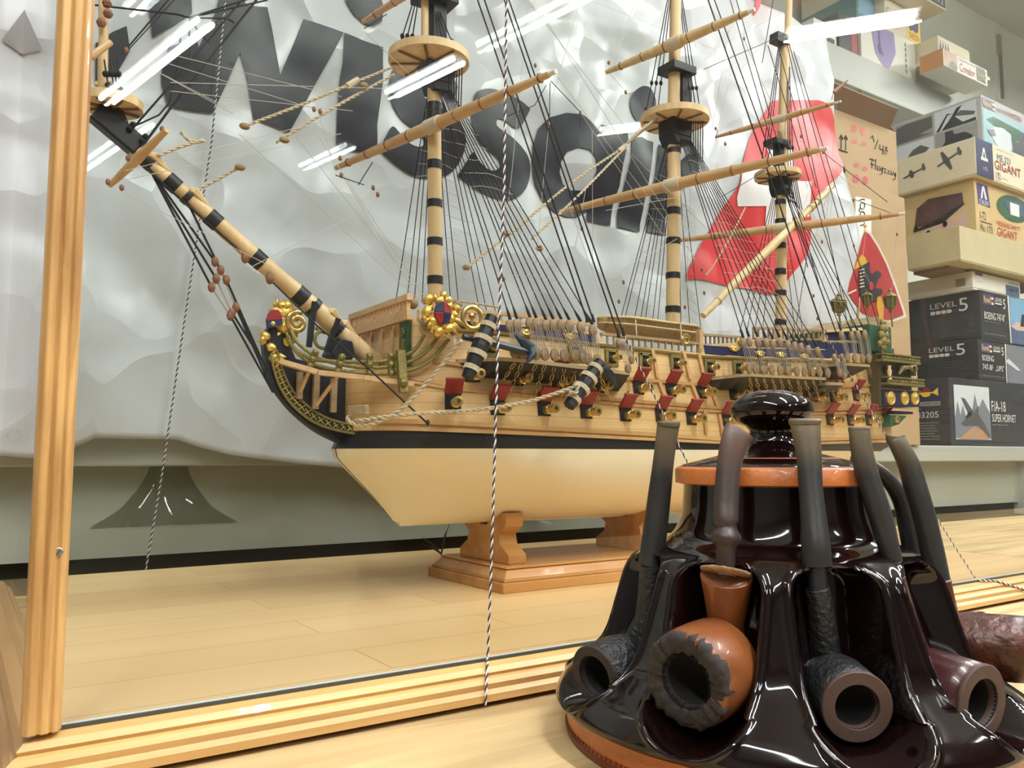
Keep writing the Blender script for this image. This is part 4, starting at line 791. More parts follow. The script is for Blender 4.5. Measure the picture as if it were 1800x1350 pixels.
# backstays (port)
for a, c_, e, f, r in ((838, -5, 1033, 566, .0009), (850, -5, 1044, 566, .0009), (885, -5, 1088, 592, .0009), (893, -5, 1097, 590, .0009)):
    q = MB(); q.tube([at(a, c_, YC-.03), at(e, f, YCH+.006)], r, 5); q.tube([at(e, f, YCH+.006), at(e-3, f-14, YCH+.008)], [.002, .001], 5); q.build('backstay', M['cord'], ship)
for a, c_, e, f, r in ((1243, -5, 1447, 581, .001), (1254, -5, 1470, 585, .0008), (1282, -5, 1420, 470, .0006), (1293, -5, 1440, 500, .0006)):
    q = MB(); q.tube([at(a, c_, YC-.03), at(e, f, YCH+.02)], r, 5); q.build('backstay', M['cord'], ship)
for a, c_, e, f in ((1360, -5, 1340, 110), (1362, 60, 1435, 330), (1350, 80, 1500, 575), (1385, 70, 1530, 580), (1395, 90, 1545, 575), (1380, 60, 1490, 570)):
    q = MB(); q.tube([at(a, c_, YC-.01), at(e, f, Yp)], .0006, 5); q.build('backstay', M['cord'], ship)
# topmast shrouds from tops
for cx, cy, r, hx in ((754, 98, 55, 745), (1186, 204, 50, 1187), (1367, 305, 30, 1378)):
    for k in (-1, -.8, -.6, .62, .78, .94):
        e = at(cx+k*r, cy-(8 if k < 0 else -4), YC-.02*(1 if k > 0 else -1)); q = MB(); q.tube([at(hx+k*8, -30 if cx < 1300 else 70, YC), e], .0007, 5); u = e.lerp(at(hx+k*8, -30 if cx < 1300 else 70, YC), .22 if cx < 1300 else .2)
        q.ball(u, .0035, 8, (.8, .6, 1)); q.ball(e+V((0, 0, .003)), .0035, 8, (.8, .6, 1)); q.build('topmast_shroud', M['cord'], ship)
# futtock shrouds under the tops
for cx, cy, r, lx, ly in ((754, 98, 62, 790, 175), (1186, 204, 52, 1215, 270), (1367, 305, 34, 1390, 355)):
    for k in range(6): q = MB(); q.tube([at(cx+r*(.55+.08*k), cy+8, YC-.028), at(lx+k*4, ly+k*3, YC-.014)], .0007, 5); q.build('futtock_shroud', M['cord'], ship)
# forestays, bowsprit rigging
for L in ([(160, 8, YC), (310, 25, YC), (334, 31, YC)], [(334, 31, YC), (470, 0, YC)], [(334, 31, YC), (450, -6, YC)], [(334, 31, YC), (400, 33, YC), (412, 40, YC)], [(334, 31, YC), (350, 58, YC), (370, 78, YC)], [(334, 31, YC), (332, 70, YC), (334, 110, YC)]): line(L, .0009, 'cord', 'crows_foot')
line([(455, -5, YC), (300, 190, YC), (250, 258, YC)], .0012, 'cord', 'forestay'); line([(430, -5, YC), (300, 150, YC), (228, 232, YC)], .001, 'cord', 'forestay'); line([(236, 222, YC), (280, 202, YC), (298, 180, YC), (312, 120, YC), (318, 60, YC)], .0008, 'cord', 'stay_bridle')
line([(296, 0, YC), (215, 95, YC)], .0008, 'cord', 'forestay'); line([(306, 0, YC), (222, 92, YC)], .0005, 'cord', 'forestay')
for a, c_ in ((228, 226), (234, 219), (256, 240), (250, 248)): q = MB(); q.ball(at(a, c_, YC-.008), .0028, 8); q.build('stay_knot', M['cord'], ship)
# bobstays with deadeyes
for (a, c_), (e, f), (g, h), (k, l) in (((258, 290), (378, 460), (398, 492), (470, 655)), ((258, 290), (380, 490), (408, 550), (465, 640)), ((327, 350), (388, 475), (415, 540), (476, 680)), ((262, 295), (372, 505), (405, 555), (480, 690))):
    line([(a, c_, YC-.004), (e, f, YC-.004)], .0011, 'cord', 'bobstay'); line([(e, f, YC-.004), (g, h, YC-.004)], .0008, 'thread', 'bobstay_lanyard'); line([(g, h, YC-.004), (k, l, YC-.004)], .0011, 'cord', 'bobstay')
    for u, v_ in ((e, f), (g, h)): blk(u, v_, YC-.006, .0044)
line([(250, 290, YC-.006), (420, 440, YC-.006)], .001, 'cord', 'bowsprit_horse'); blk(431, 453, YC-.006, .005); blk(474, 490, YC-.008, .005); line([(480, 497, YC-.008), (560, 575, YC-.03), (650, 650, YC-.09), (752, 745, YC-.105)], .0009, 'cord', 'bowsprit_guy'); blk(752, 743, YC-.104, .0026, 'black')
# thick hemp ropes
def rope(pts, r=.0016, name='hemp_rope'):
    q = MB(); P = [at(*p) for p in spline(pts, 8)]
    for s in range(2):
        H = []; L = 0
        for i, p in enumerate(P[:-1]):
            n = max(2, int((P[i+1]-p).length/.0012))
            for j in range(n):
                c0 = p.lerp(P[i+1], j/n); t = (P[i+1]-p).normalized(); u = t.cross(V((0, 1, 0))).normalized(); w_ = t.cross(u); L += (P[i+1]-p).length/n; ph = L/.0032*1.57+s*math.pi; H.append(c0+(u*math.cos(ph)+w_*math.sin(ph))*r*.5)
        q.tube(H, r*.62, 5)
    return q.build(name, M['rope'], ship, smooth='all')
rope([(424, 224, YC), (520, 188, YC), (600, 155, YC), (690, 118, YC)]); rope([(486, 250, YC), (560, 205, YC), (630, 165, YC), (695, 130, YC)]); rope([(345, 335, YC), (385, 314, YC), (424, 292, YC)]); rope([(278, 274, YC-.01), (318, 258, YC-.01), (360, 245, YC-.01)]); rope([(318, 232, YC-.01), (335, 248, YC-.01), (362, 248, YC-.01)])
rope([(815, 474, YC), (900, 408, YC), (1000, 325, YC), (1092, 262, YC)]); rope([(935, 420, YC), (1000, 360, YC), (1050, 310, YC), (1094, 264, YC)])
for k in range(6): line([(1094, 260, YC), (1128+k*9, 222-k*5, YC-.012+.004*k)], .0007, 'rope', 'stay_fan')
for a, c_ in ((620, 146), (1094, 261)): q = MB(); p = at(a, c_, YC); q.tube([p+V((-.006, 0, -.005)), p+V((.006, 0, .005))], .0034, 8); q.build('rope_seizing', M['rope'], ship)
for a, c_ in ((500, 246), (430, 222), (422, 294), (820, 470), (890, 410), (948, 437), (882, 490), (640, 150)): q = MB(); q.ball(at(a, c_, YC-.004), .0042, 10, (1.25, .7, .8)); q.build('heart_block', M['dead'], ship, smooth=True)
# anchor cables
rope([(626, 740, YC-.075), (640, 738, YC-.085), (720, 728, YC-.112), (820, 722, YC-.118), (900, 712, YC-.13), (960, 697, YC-.145), (1010, 680, YC-.158)], .0019, 'anchor_cable'); rope([(1010, 680, YC-.158), (1016, 675, YC-.158), (1012, 690, YC-.158), (1000, 688, YC-.156)], .0019, 'anchor_cable')
rope([(812, 598, YC-.142), (770, 650, YC-.125), (710, 715, YC-.11), (665, 742, YC-.095), (632, 748, YC-.08), (612, 738, YC-.07), (616, 728, YC-.068)], .0019, 'anchor_cable')
q = MB(); q.bar(at(614, 722, YC-.068), at(646, 720, YC-.085), .009, .006); q.build('hawse_hole', M['oldwood'], ship, bevel=.001)
rope([(800, 528, YC-.05), (840, 534, YC-.06), (878, 540, YC-.07)], .0012)
# braces, lifts, sheets: thin lines
thin = [(290, 93, 600, 170), (290, 110, 580, 200), (285, 130, 400, 190), (280, 128, 410, 200), (300, 145, 690, 156), (300, 160, 620, 195), (210, 335, 480, 470), (440, 470, 620, 380), (220, 300, 560, 215), (225, 315, 600, 235), (420, 235, 740, 530), (560, 240, 745, 520), (520, 240, 730, 505), (590, 300, 560, 200), (600, 305, 720, 500), (640, 55, 720, 130), (640, 50, 690, 40),
        (990, 370, 1100, 260), (930, -5, 900, 300), (900, 300, 880, 480), (1020, 0, 960, 210), (935, 10, 1120, 250), (950, 20, 1250, 500), (980, 135, 1180, 400), (1015, 190, 1170, 420), (1041, 230, 1042, 480), (965, 215, 940, 480), (1070, 120, 1130, -5), (1074, 112, 1120, -5), (1070, 128, 1100, 160), (1110, 270, 1240, 400), (1000, 360, 1060, 530), (1065, 370, 1200, 345), (1220, 340, 1290, 300),
        (1308, 20, 1308, 65), (1308, 70, 1420, 330), (1300, 30, 1240, 105), (1237, 122, 1345, 70), (1260, 235, 1280, 150), (1290, 0, 1250, 240), (1345, 70, 1280, 150), (1470, 185, 1450, 420), (1450, 262, 1410, 370), (1400, 240, 1500, 330), (1580, 385, 1576, 410), (1576, 410, 1568, 510), (1420, 255, 1330, 210), (1465, 330, 1440, 560), (1470, 335, 1500, 430), (1500, 435, 1530, 500), (1455, 340, 1425, 440), (1190, 420, 1080, 480), (1030, 330, 1010, 440), (1200, 330, 1200, 560), (1215, 300, 1205, 560)]
dark = [(968, 142, 1018, 195), (967, 145, 966, 205), (960, 150, 940, 185), (940, 185, 890, 205), (590, 308, 640, 325), (655, 285, 630, 325), (1237, 122, 1380, 60), (1443, 265, 1560, 355), (1500, 350, 1576, 378), (1465, 160, 1462, 175), (1258, 243, 1262, 228), (640, 50, 680, 25), (1345, 300, 1270, 345), (1380, 330, 1430, 470), (1420, 440, 1400, 570)]
for a, c_, e, f in thin: line([(a, c_, YC-.02), (e, f, YC-.02)], .00032, 'thin')
for a, c_, e, f in dark: line([(a, c_, YC-.03), (e, f, YC-.03)], .0005, 'cord')
for a, c_ in ((1020, 198), (965, 218), (941, 115), (656, 330), (664, 342), (563, 196), (552, 192), (598, 278), (600, 308), (1096, 496), (1088, 530), (1070, 110), (1100, 162), (1308, 68), (1258, 226), (1275, 253), (1447, 268), (1500, 352), (1501, 432), (1577, 412), (1419, 370), (1445, 425), (1023, 402), (950, 435), (1234, 474), (1238, 515), (1240, 550), (1204, 540), (1430, 520), (1437, 560), (225, 278), (214, 330), (285, 227), (222, 88), (1408, 240), (190, 320)): blk(a, c_, YC-.03, .0026)
# mizzen and main tackles
rope([(1310, 365, YC-.03), (1285, 415, YC-.03), (1255, 465, YC-.03), (1240, 485, YC-.03)], .0012)
# ------------------------------------------------------------------ stand
st = thing('ship_stand', (.5, YC, CZ), 'varnished pine stand with two scrolled cradles carrying the ship model', 'stand')
M['stand'] = wood('stand_wood', (184, 126, 66), (216, 164, 100), 'X', 45, .38, coat=.2)
sx0, sx1, sy0, sy1 = .455, .94, .695, .852
b = MB(); 
def slab(mb, z0, z1, ins0, ins1):
    mb.add([(sx0+ins0, sy0+ins0, z0), (sx1-ins0, sy0+ins0, z0), (sx1-ins0, sy1-ins0, z0), (sx0+ins0, sy1-ins0, z0), (sx0+ins1, sy0+ins1, z1), (sx1-ins1, sy0+ins1, z1), (sx1-ins1, sy1-ins1, z1), (sx0+ins1, sy1-ins1, z1)], [(0, 3, 2, 1), (4, 5, 6, 7), (0, 1, 5, 4), (1, 2, 6, 5), (2, 3, 7, 6), (3, 0, 4, 7)])
slab(b, CZ, CZ+.010, 0, 0); slab(b, CZ+.010, CZ+.013, .003, .003); slab(b, CZ+.013, CZ+.022, .004, .012); slab(b, CZ+.022, CZ+.024, .010, .010); b.build('base', M['stand'], st, bevel=.0008)
def cradle(x0, x1):
    prof = [(-.050, 0), (-.050, .012), (-.034, .024), (-.031, .036), (-.043, .046), (-.046, .058), (-.043, .064), (-.020, .064), (-.010, .058), (-.007, .047), (.007, .047), (.010, .058), (.020, .064), (.043, .064), (.046, .058), (.043, .046), (.031, .036), (.034, .024), (.050, .012), (.050, 0)]
    k = (ZK-.002-(CZ+.024))/.047
    b = MB(); b.prism([(x0, YC+y, CZ+.024+z*k) for y, z in prof], (x1-x0, 0, 0)); b.build('cradle', M['stand'], st, bevel=.001)
cradle(.478, .500); cradle(.676, .698)
# ------------------------------------------------------------------ cartons on the shelves
M['card'] = mat('brown_card', (176, 148, 112), .8, var=.05, vscale=8); M['cardin'] = mat('brown_card_inside', (140, 112, 84), .85); M['beige'] = mat('beige_board', (196, 182, 144), .75, var=.04, vscale=10); M['cream_b'] = mat('cream_board', (222, 210, 182), .7)
M['bbox'] = mat('black_box', (44, 44, 46), .45, var=.1, vscale=20); M['navy'] = mat('navy_box', (50, 52, 60), .45); M['wbox'] = mat('white_box', (224, 220, 208), .6); M['orange'] = mat('orange_card', (202, 146, 92), .7); M['greybox'] = mat('grey_box', (176, 178, 176), .6)
def pm(name, c): 
    if name not in M: M[name] = mat('print_'+name, c, .5)
    return M[name]
INK = dict(white=(228, 226, 220), grey=(150, 150, 148), dgrey=(84, 84, 84), black=(40, 38, 40), red=(196, 52, 44), blue=(44, 86, 158), sky=(120, 168, 200), yellow=(232, 204, 60), lblue=(150, 186, 196), green=(92, 116, 92), purple=(140, 120, 168), violet=(74, 62, 120), brick=(184, 62, 52), tan=(180, 140, 110), maroon=(84, 54, 60), teal=(90, 130, 130), stone=(120, 124, 134), peach=(206, 176, 160), steelblue=(80, 96, 128), cloud=(206, 212, 218))
class Carton:
    def __init__(s, name, label, cat, group, X0, X1, Y0, Y1, Z0, Z1, m, lid=.85, seam=True):
        s.t = thing(name, ((X0+X1)/2, (Y0+Y1)/2, Z0), label, cat, group); h = Z1-Z0; zl = Z1-h*lid
        if seam:
            MB().box(X0, X1, Y0, Y1, zl, Z1).build('lid', m, s.t, bevel=.0012); MB().box(X0+.0015, X1-.0015, Y0+.0015, Y1-.0015, Z0, zl).build('tray', m, s.t)
        else: MB().box(X0, X1, Y0, Y1, Z0, Z1).build('box_body', m, s.t, bevel=.0015)
        s.F = Face((X0, Y0, Z0), (X1-X0, 0, 0), (0, 0, h), (0, -1, 0)); s.L = Face((X0, Y1, Z0), (0, Y0-Y1, 0), (0, 0, h), (-1, 0, 0)); s.b = (X0, X1, Y0, Y1, Z0, Z1)
    def put(s, name, color, fn):
        mb = MB(); fn(mb); return mb.build(name, pm(color, INK[color]), s.t)
def plane(cx, cy, L, a, k=1.0, wing=.9):
    """a plain aeroplane silhouette in face coordinates"""
    pts = [(-1, .02), (-.92, .08), (-.45, .10), (-.30, wing), (-.12, wing), (-.05, .10), (.62, .07), (.80, .42), (.94, .42), (.90, .04), (.95, -.04), (.80, -.30), (.68, -.30), (.60, -.07), (-.05, -.10), (-.20, -wing), (-.38, -wing), (-.45, -.10), (-.92, -.08)]
    return [(cx+L*(x*math.cos(a)-y*math.sin(a)), cy+L*k*(x*math.sin(a)+y*math.cos(a))) for x, y in pts]
def carton_at(name, label, group, corner, xl, length, Yf, m, zfix=None, Yb=None, **k):
    """corner: (px, top, bottom) of the upright front edge, xl: px where the left face ends, length: size along the shelf"""
    a, e = at(corner[0], corner[1], Yf), at(corner[0], corner[2], Yf); yb = Yb or min(1.735, atX(xl, corner[1], a.x).y)
    z0, z1 = (e.z, a.z) if zfix is None else (zfix[0] if zfix[0] is not None else e.z, zfix[1] if zfix[1] is not None else a.z)
    return Carton(name, label, 'box', group, a.x, a.x+length, Yf, yb, z0, z1, m, **k)
GK = 'model kit boxes stacked on the shelf'
def lev(c, f, u0, v0, s):
    c.put('lettering', 'white', lambda q: (f.text(q, 'LEVEL', u0, v0+.10*s, u0+.30*s, v0+.19*s), f.text(q, '5', u0+.32*s, v0, u0+.42*s, v0+.22*s)))
    c.put('arrow_row', 'white', lambda q: [f.poly(q, [(u0+k*.062*s, v0), (u0+k*.062*s+.045*s, v0), (u0+k*.062*s+.058*s, v0+.03*s), (u0+k*.062*s+.045*s, v0+.06*s), (u0+k*.062*s, v0+.06*s)]) for k in range(4)])
    c.put('arrow', 'maroon', lambda q: f.poly(q, [(u0+.248*s, v0), (u0+.29*s, v0), (u0+.31*s, v0+.03*s), (u0+.29*s, v0+.06*s), (u0+.248*s, v0+.06*s)]))
def kitlogo(c, f, u0, v0, u1, v1):
    c.put('logo_ground', 'violet', lambda q: f.rect(q, u0, v0, u1, v1)); c.put('logo_name', 'yellow', lambda q: f.text(q, 'Revell', lerp(u0, u1, .06), lerp(v0, v1, .18), lerp(u0, u1, .74), lerp(v0, v1, .82), shear=.1))
    c.put('logo_flag', 'white', lambda q: [f.rect(q, lerp(u0, u1, .8), lerp(v0, v1, a), u1, lerp(v0, v1, a+.2), .001) for a in (.1, .6)]); c.put('logo_flag', 'red', lambda q: f.rect(q, lerp(u0, u1, .8), lerp(v0, v1, .34), u1, lerp(v0, v1, .56), .001))
def smalltext(c, f, color, u0, u1, v0, v1, n, seed=1):
    r = random.Random(seed)
    def go(q):
        for i in range(n):
            v = lerp(v1, v0, i/max(1, n-1)); u = u0
            e = u1-(u1-u0)*r.random()*.3
            while u < e: w_ = .012+.03*r.random(); f.rect(q, u, v, min(e, u+w_), v+(v1-v0)/n*.35, .0007); u += w_+.008
    c.put('small_print', color, go)
YS = 1.165
za = ZS
# bottom of the stack: navy jet kit
b1 = carton_at('kit_box', 'navy jet kit box at the bottom of the stack, mountain picture and number 03205', GK, (1667, 663, 783), 1598, .62, YS, M['navy'], zfix=(ZS, None), lid=.93); z1 = b1.b[5]
F_, L_ = b1.F, b1.L; W1 = .62
b1.put('picture', 'cloud', lambda q: F_.rect(q, .035, .10, .33, .90)); b1.put('picture_rock', 'stone', lambda q: (F_.poly(q, [(.036, .42), (.06, .66), (.08, .45), (.10, .60), (.13, .40), (.18, .55), (.205, .78), (.23, .55), (.27, .72), (.329, .50), (.329, .12), (.036, .12)], .0014)))
b1.put('picture_ground', 'tan', lambda q: F_.poly(q, [(.06, .11), (.13, .22), (.19, .30), (.26, .24), (.31, .11)], .0018)); b1.put('picture_jet', 'dgrey', lambda q: F_.poly(q, [(.09, .72), (.12, .70), (.19, .50), (.235, .62), (.225, .48), (.27, .36), (.32, .16), (.30, .15), (.22, .32), (.11, .30), (.08, .34), (.12, .40), (.15, .46)], .0022))
b1.put('picture_canopy', 'black', lambda q: F_.poly(q, [(.115, .42), (.14, .50), (.165, .52), (.17, .47), (.14, .42)], .0026))
b1.put('lettering', 'white', lambda q: (F_.text(q, 'F/A-18', .345, .54, .47, .70), F_.text(q, 'SUPER HORNET', .345, .38, .56, .50))); smalltext(b1, F_, 'grey', .345, .5, .30, .33, 1)
b1.put('logo_ground', 'blue', lambda q: L_.rect(q, .10, .66, .78, .90)); b1.put('logo_sun', 'red', lambda q: L_.poly(q, ell(.44, .82, .10, .06, 0, 16), .0011)); b1.put('logo_trumpet', 'yellow', lambda q: (L_.poly(q, [(.12, .80), (.60, .80), (.74, .86), (.74, .74), (.60, .78), (.12, .77)], .0014), L_.poly(q, ell(.42, .765, .12, .035, 0, 14), .0013)))
b1.put('logo_strip', 'grey', lambda q: L_.rect(q, .10, .595, .78, .66)); b1.put('logo_name', 'dgrey', lambda q: L_.text(q, 'TRUMPETER', .14, .61, .74, .645)); b1.put('lettering', 'white', lambda q: L_.text(q, '03205', .16, .42, .72, .51)); smalltext(b1, L_, 'grey', .18, .76, .10, .34, 7, 3)
# second: black 747-8F kit
b2 = carton_at('kit_box', 'black airliner kit box reading 747-8F UPS, second from the bottom of the stack', GK, (1718, 596, 668), 1598, .55, YS+.008, M['bbox'], zfix=(z1, None), lid=.95); z2 = b2.b[5]; F_, L_ = b2.F, b2.L
lev(b2, L_, .30, .66, 1.25); smalltext(b2, L_, 'dgrey', .28, .92, .12, .5, 7, 5); kitlogo(b2, F_, .03, .70, .135, .93); b2.put('lettering', 'white', lambda q: (F_.text(q, 'LEVEL', .15, .80, .225, .88), F_.text(q, '5', .232, .68, .255, .88), F_.text(q, 'BOEING', .035, .50, .15, .64), F_.text(q, '747-8F  „UPS"', .035, .26, .25, .42), F_.rect(q, .15, .75, .22, .78))); smalltext(b2, F_, 'grey', .035, .26, .10, .13, 1)
b2.put('white_edge', 'white', lambda q: F_.poly(q, [(.270, 0.01), (.278, .01), (.284, .99), (.272, .99)])); b2.put('picture', 'stone', lambda q: F_.rect(q, .285, .02, .99, .98)); b2.put('picture_plane', 'cloud', lambda q: F_.poly(q, [(.272, .56), (.30, .62), (.40, .42), (.42, .34), (.38, .36), (.29, .50)], .0016))
# third: black 747-8 kit
b3 = carton_at('kit_box', 'black airliner kit box with a sky picture, third from the bottom of the stack', GK, (1722, 509, 599), 1592, .55, YS+.004, M['bbox'], zfix=(z2, None), lid=.95); z3 = b3.b[5]; F_, L_ = b3.F, b3.L
lev(b3, L_, .34, .62, 1.2); smalltext(b3, L_, 'dgrey', .34, .92, .14, .50, 8, 9); b3.put('curved_stripe', 'maroon', lambda q: L_.poly(q, [(.20, .99), (.27, .99), (.275, .6), (.34, .01), (.29, .01), (.225, .6)]))
kitlogo(b3, F_, .025, .72, .13, .93); b3.put('lettering', 'white', lambda q: (F_.text(q, 'LEVEL', .145, .82, .22, .90), F_.text(q, '5', .228, .70, .252, .90), F_.text(q, 'BOEING 747-8"', .03, .43, .24, .58), F_.rect(q, .145, .77, .215, .795))); smalltext(b3, F_, 'grey', .03, .2, .36, .38, 1); smalltext(b3, F_, 'grey', .03, .25, .10, .13, 1)
b3.put('white_edge', 'white', lambda q: F_.poly(q, [(.288, .01), (.298, .01), (.294, .99), (.278, .99)])); b3.put('picture', 'sky', lambda q: F_.rect(q, .30, .02, .99, .98)); b3.put('picture_cloud', 'peach', lambda q: F_.poly(q, [(.301, .35), (.36, .48), (.45, .44), (.56, .60), (.7, .52), (.7, .3), (.301, .25)], .0012)); b3.put('picture_sea', 'steelblue', lambda q: F_.poly(q, [(.301, .03), (.301, .36), (.36, .30), (.6, .33), (.6, .03)], .0015)); b3.put('picture_tail', 'black', lambda q: F_.poly(q, [(.40, .40), (.425, .66), (.445, .66), (.44, .40)], .0018))
# thin white kit
b4 = carton_at('kit_box', 'thin white kit box lying under the beige carton', GK, (1709, 476, 508), 1592, .27, YS+.01, M['wbox'], zfix=(z3, None), lid=.9); z4 = b4.b[5]; F_, L_ = b4.F, b4.L
b4.put('picture', 'steelblue', lambda q: F_.rect(q, .68, .10, .97, .66)); b4.put('picture_plane', 'black', lambda q: F_.poly(q, plane(.82, .40, .11, .15, 1.6, .5), .0014)); b4.put('lettering', 'black', lambda q: (F_.text(q, '57055.26', .74, .74, .94, .86),)); smalltext(b4, F_, 'grey', .08, .19, .40, .46, 1); b4.put('print_mark', 'violet', lambda q: F_.rect(q, .05, .82, .20, .96)); b4.put('bar_code', 'dgrey', lambda q: [L_.rect(q, .76+k*.011, .25, .766+k*.011, .68) for k in range(13)])
# beige carton lid
b5 = carton_at('carton', 'large plain beige carton overhanging the middle of the stack', 'plain cartons in the stack', (1686, 396, 457), 1592, .60, YS-.02, M['beige'], zfix=(None, None), lid=.97); z5 = b5.b[5]
b5t = MB().box(b5.b[0]+.03, b5.b[1]-.02, b5.b[2]+.05, b5.b[3], z4, b5.b[4]).build('tray', M['cardin'], b5.t)
# tan glider kit
b6 = carton_at('kit_box', 'tan glider kit box with a purple aircraft on its end, above the beige carton', GK, (1712, 312, 402), 1576, .55, YS+.012, pm('tanbox', (206, 178, 126)), zfix=(z5, None), lid=.96); z6 = b6.b[5]; F_, L_ = b6.F, b6.L
b6.put('end_picture', 'maroon', lambda q: L_.poly(q, [(.22, .40), (.26, .72), (.42, .84), (.85, .80), (.86, .62), (.60, .44), (.40, .36)])); b6.put('end_picture', 'peach', lambda q: L_.poly(q, [(.30, .14), (.90, .16), (.90, .50), (.62, .36), (.32, .30)], .0006)); b6.put('end_picture', 'black', lambda q: (L_.poly(q, [(.20, .34), (.42, .40), (.86, .62), (.88, .60), (.60, .36), (.22, .31)], .0014), L_.poly(q, ell(.24, .36, .03, .05, 0, 12), .0016), L_.poly(q, ell(.40, .24, .03, .05, 0, 12), .0016), L_.poly(q, ell(.62, .33, .03, .05, 0, 12), .0016)))
b6.put('logo_ground', 'violet', lambda q: F_.poly(q, [(.02, .93), (.13, .93), (.15, .56), (.03, .58)])); b6.put('logo_mark', 'white', lambda q: (F_.poly(q, [(.055, .68), (.075, .90), (.095, .90), (.12, .68), (.10, .68), (.085, .84), (.072, .68)], .0012), F_.text(q, 'ITALERI', .04, .58, .13, .66))); b6.put('lettering', 'dgrey', lambda q: (F_.text(q, '1-72', .04, .32, .10, .46), F_.rect(q, .04, .27, .16, .29), F_.text(q, 'No 173', .04, .12, .16, .24))); b6.put('picture', 'green', lambda q: F_.poly(q, ell(.40, .68, .18, .24, -.2, 24))); b6.put('picture_window', 'steelblue', lambda q: F_.poly(q, [(.30, .80), (.50, .84), (.52, .58), (.34, .62)], .0014)); b6.put('picture_label', 'white', lambda q: F_.rect(q, .36, .56, .46, .78, .0018)); b6.put('lettering', 'brick', lambda q: (F_.text(q, 'MESSERSCHMITT', .21, .30, .46, .38), F_.text(q, 'GIGANT', .21, .12, .43, .27, shear=.15)))
# cream glider kit with blue panel
b7 = carton_at('kit_box', 'cream kit box with a blue front panel and red GIGANT lettering', GK, (1713, 240, 310), 1570, .55, YS-.006, M['cream_b'], zfix=(z6, None), lid=.97); z7 = b7.b[5]; F_, L_ = b7.F, b7.L
b7.put('blue_panel', 'blue', lambda q: F_.rect(q, .004, .01, .175, .99)); b7.put('logo_mark', 'white', lambda q: (F_.poly(q, [(.06, .52), (.075, .78), (.09, .78), (.105, .52), (.095, .52), (.083, .70), (.072, .52)], .0013), F_.rect(q, .05, .44, .12, .52, .0013), F_.text(q, '1:75', .07, .18, .11, .28))); b7.put('lettering', 'steelblue', lambda q: F_.text(q, 'ME.321', .22, .60, .36, .78)); b7.put('lettering', 'red', lambda q: F_.text(q, 'GIGANT', .19, .34, .47, .58)); b7.put('lettering', 'black', lambda q: F_.text(q, '1:72', .195, .08, .245, .26)); smalltext(b7, F_, 'grey', .22, .42, .86, .90, 1); smalltext(b7, F_, 'grey', .26, .33, .10, .14, 1)
b7.put('end_print', 'dgrey', lambda q: (L_.poly(q, plane(.26, .52, .16, .30, 1.7, .42)), L_.poly(q, plane(.70, .62, .17, .42, 1.9, .9)))); smalltext(b7, L_, 'grey', .24, .34, .20, .22, 1); smalltext(b7, L_, 'grey', .60, .84, .22, .24, 1)
# box with black and white photographs
b8 = carton_at('kit_box', 'tall kit box topmost of the stack with black and white photographs on its end', GK, (1724, 166, 245), 1568, .45, YS+.004, M['greybox'], zfix=(z7, None), lid=.97); F_, L_ = b8.F, b8.L
for (u0, v0, u1, v1), sky in (((.03, .50, .47, .94), 'grey'), ((.49, .50, .95, .94), 'cloud'), ((.03, .03, .47, .47), 'cloud'), ((.49, .03, .95, .47), 'grey')): b8.put('photograph', sky, lambda q: L_.rect(q, u0, v0, u1, v1))
b8.put('photo_dark', 'black', lambda q: (L_.poly(q, [(.50, .51), (.63, .84), (.69, .80), (.64, .80), (.54, .51)], .0012), L_.poly(q, [(.56, .51), (.66, .70), (.74, .90), (.80, .92), (.72, .72), (.80, .56), (.94, .58), (.94, .51)], .0012), L_.poly(q, [(.60, .46), (.69, .46), (.70, .36), (.82, .34), (.90, .22), (.86, .12), (.50, .06), (.60, .26)], .0012)))
b8.put('photo_dark', 'dgrey', lambda q: (L_.poly(q, [(.04, .52), (.04, .88), (.16, .92), (.46, .90), (.46, .66), (.30, .60), (.46, .54)], .0012), L_.poly(q, [(.12, .10), (.22, .30), (.32, .36), (.42, .24), (.30, .08)], .0012), L_.poly(q, [(.72, .74), (.78, .82), (.94, .70), (.92, .64)], .0014)))
kitlogo(b8, F_, .01, .76, .17, .96); b8.put('lettering', 'black', lambda q: F_.text(q, 'HANDLEY PAGE', .19, .80, .30, .87)); b8.put('lettering', 'red', lambda q: F_.text(q, 'HAMPDEN', .31, .79, .52, .90)); b8.put('picture', 'lblue', lambda q: F_.rect(q, .01, .02, .99, .72)); b8.put('picture_field', 'green', lambda q: F_.poly(q, [(.05, .52), (.14, .64), (.45, .60), (.99, .44), (.99, .30), (.3, .34)], .0012)); b8.put('picture_plane', 'cloud', lambda q: F_.poly(q, [(.06, .30), (.16, .44), (.26, .48), (.36, .42), (.40, .20), (.34, .04), (.18, .04)], .0016)); b8.put('picture_plane', 'dgrey', lambda q: F_.poly(q, [(.36, .36), (.46, .30), (.52, .54), (.60, .54), (.60, .05), (.38, .06)], .0018)); b8.put('picture_nose', 'stone', lambda q: F_.poly(q, [(.05, .30), (.14, .38), (.16, .24), (.10, .20)], .002))
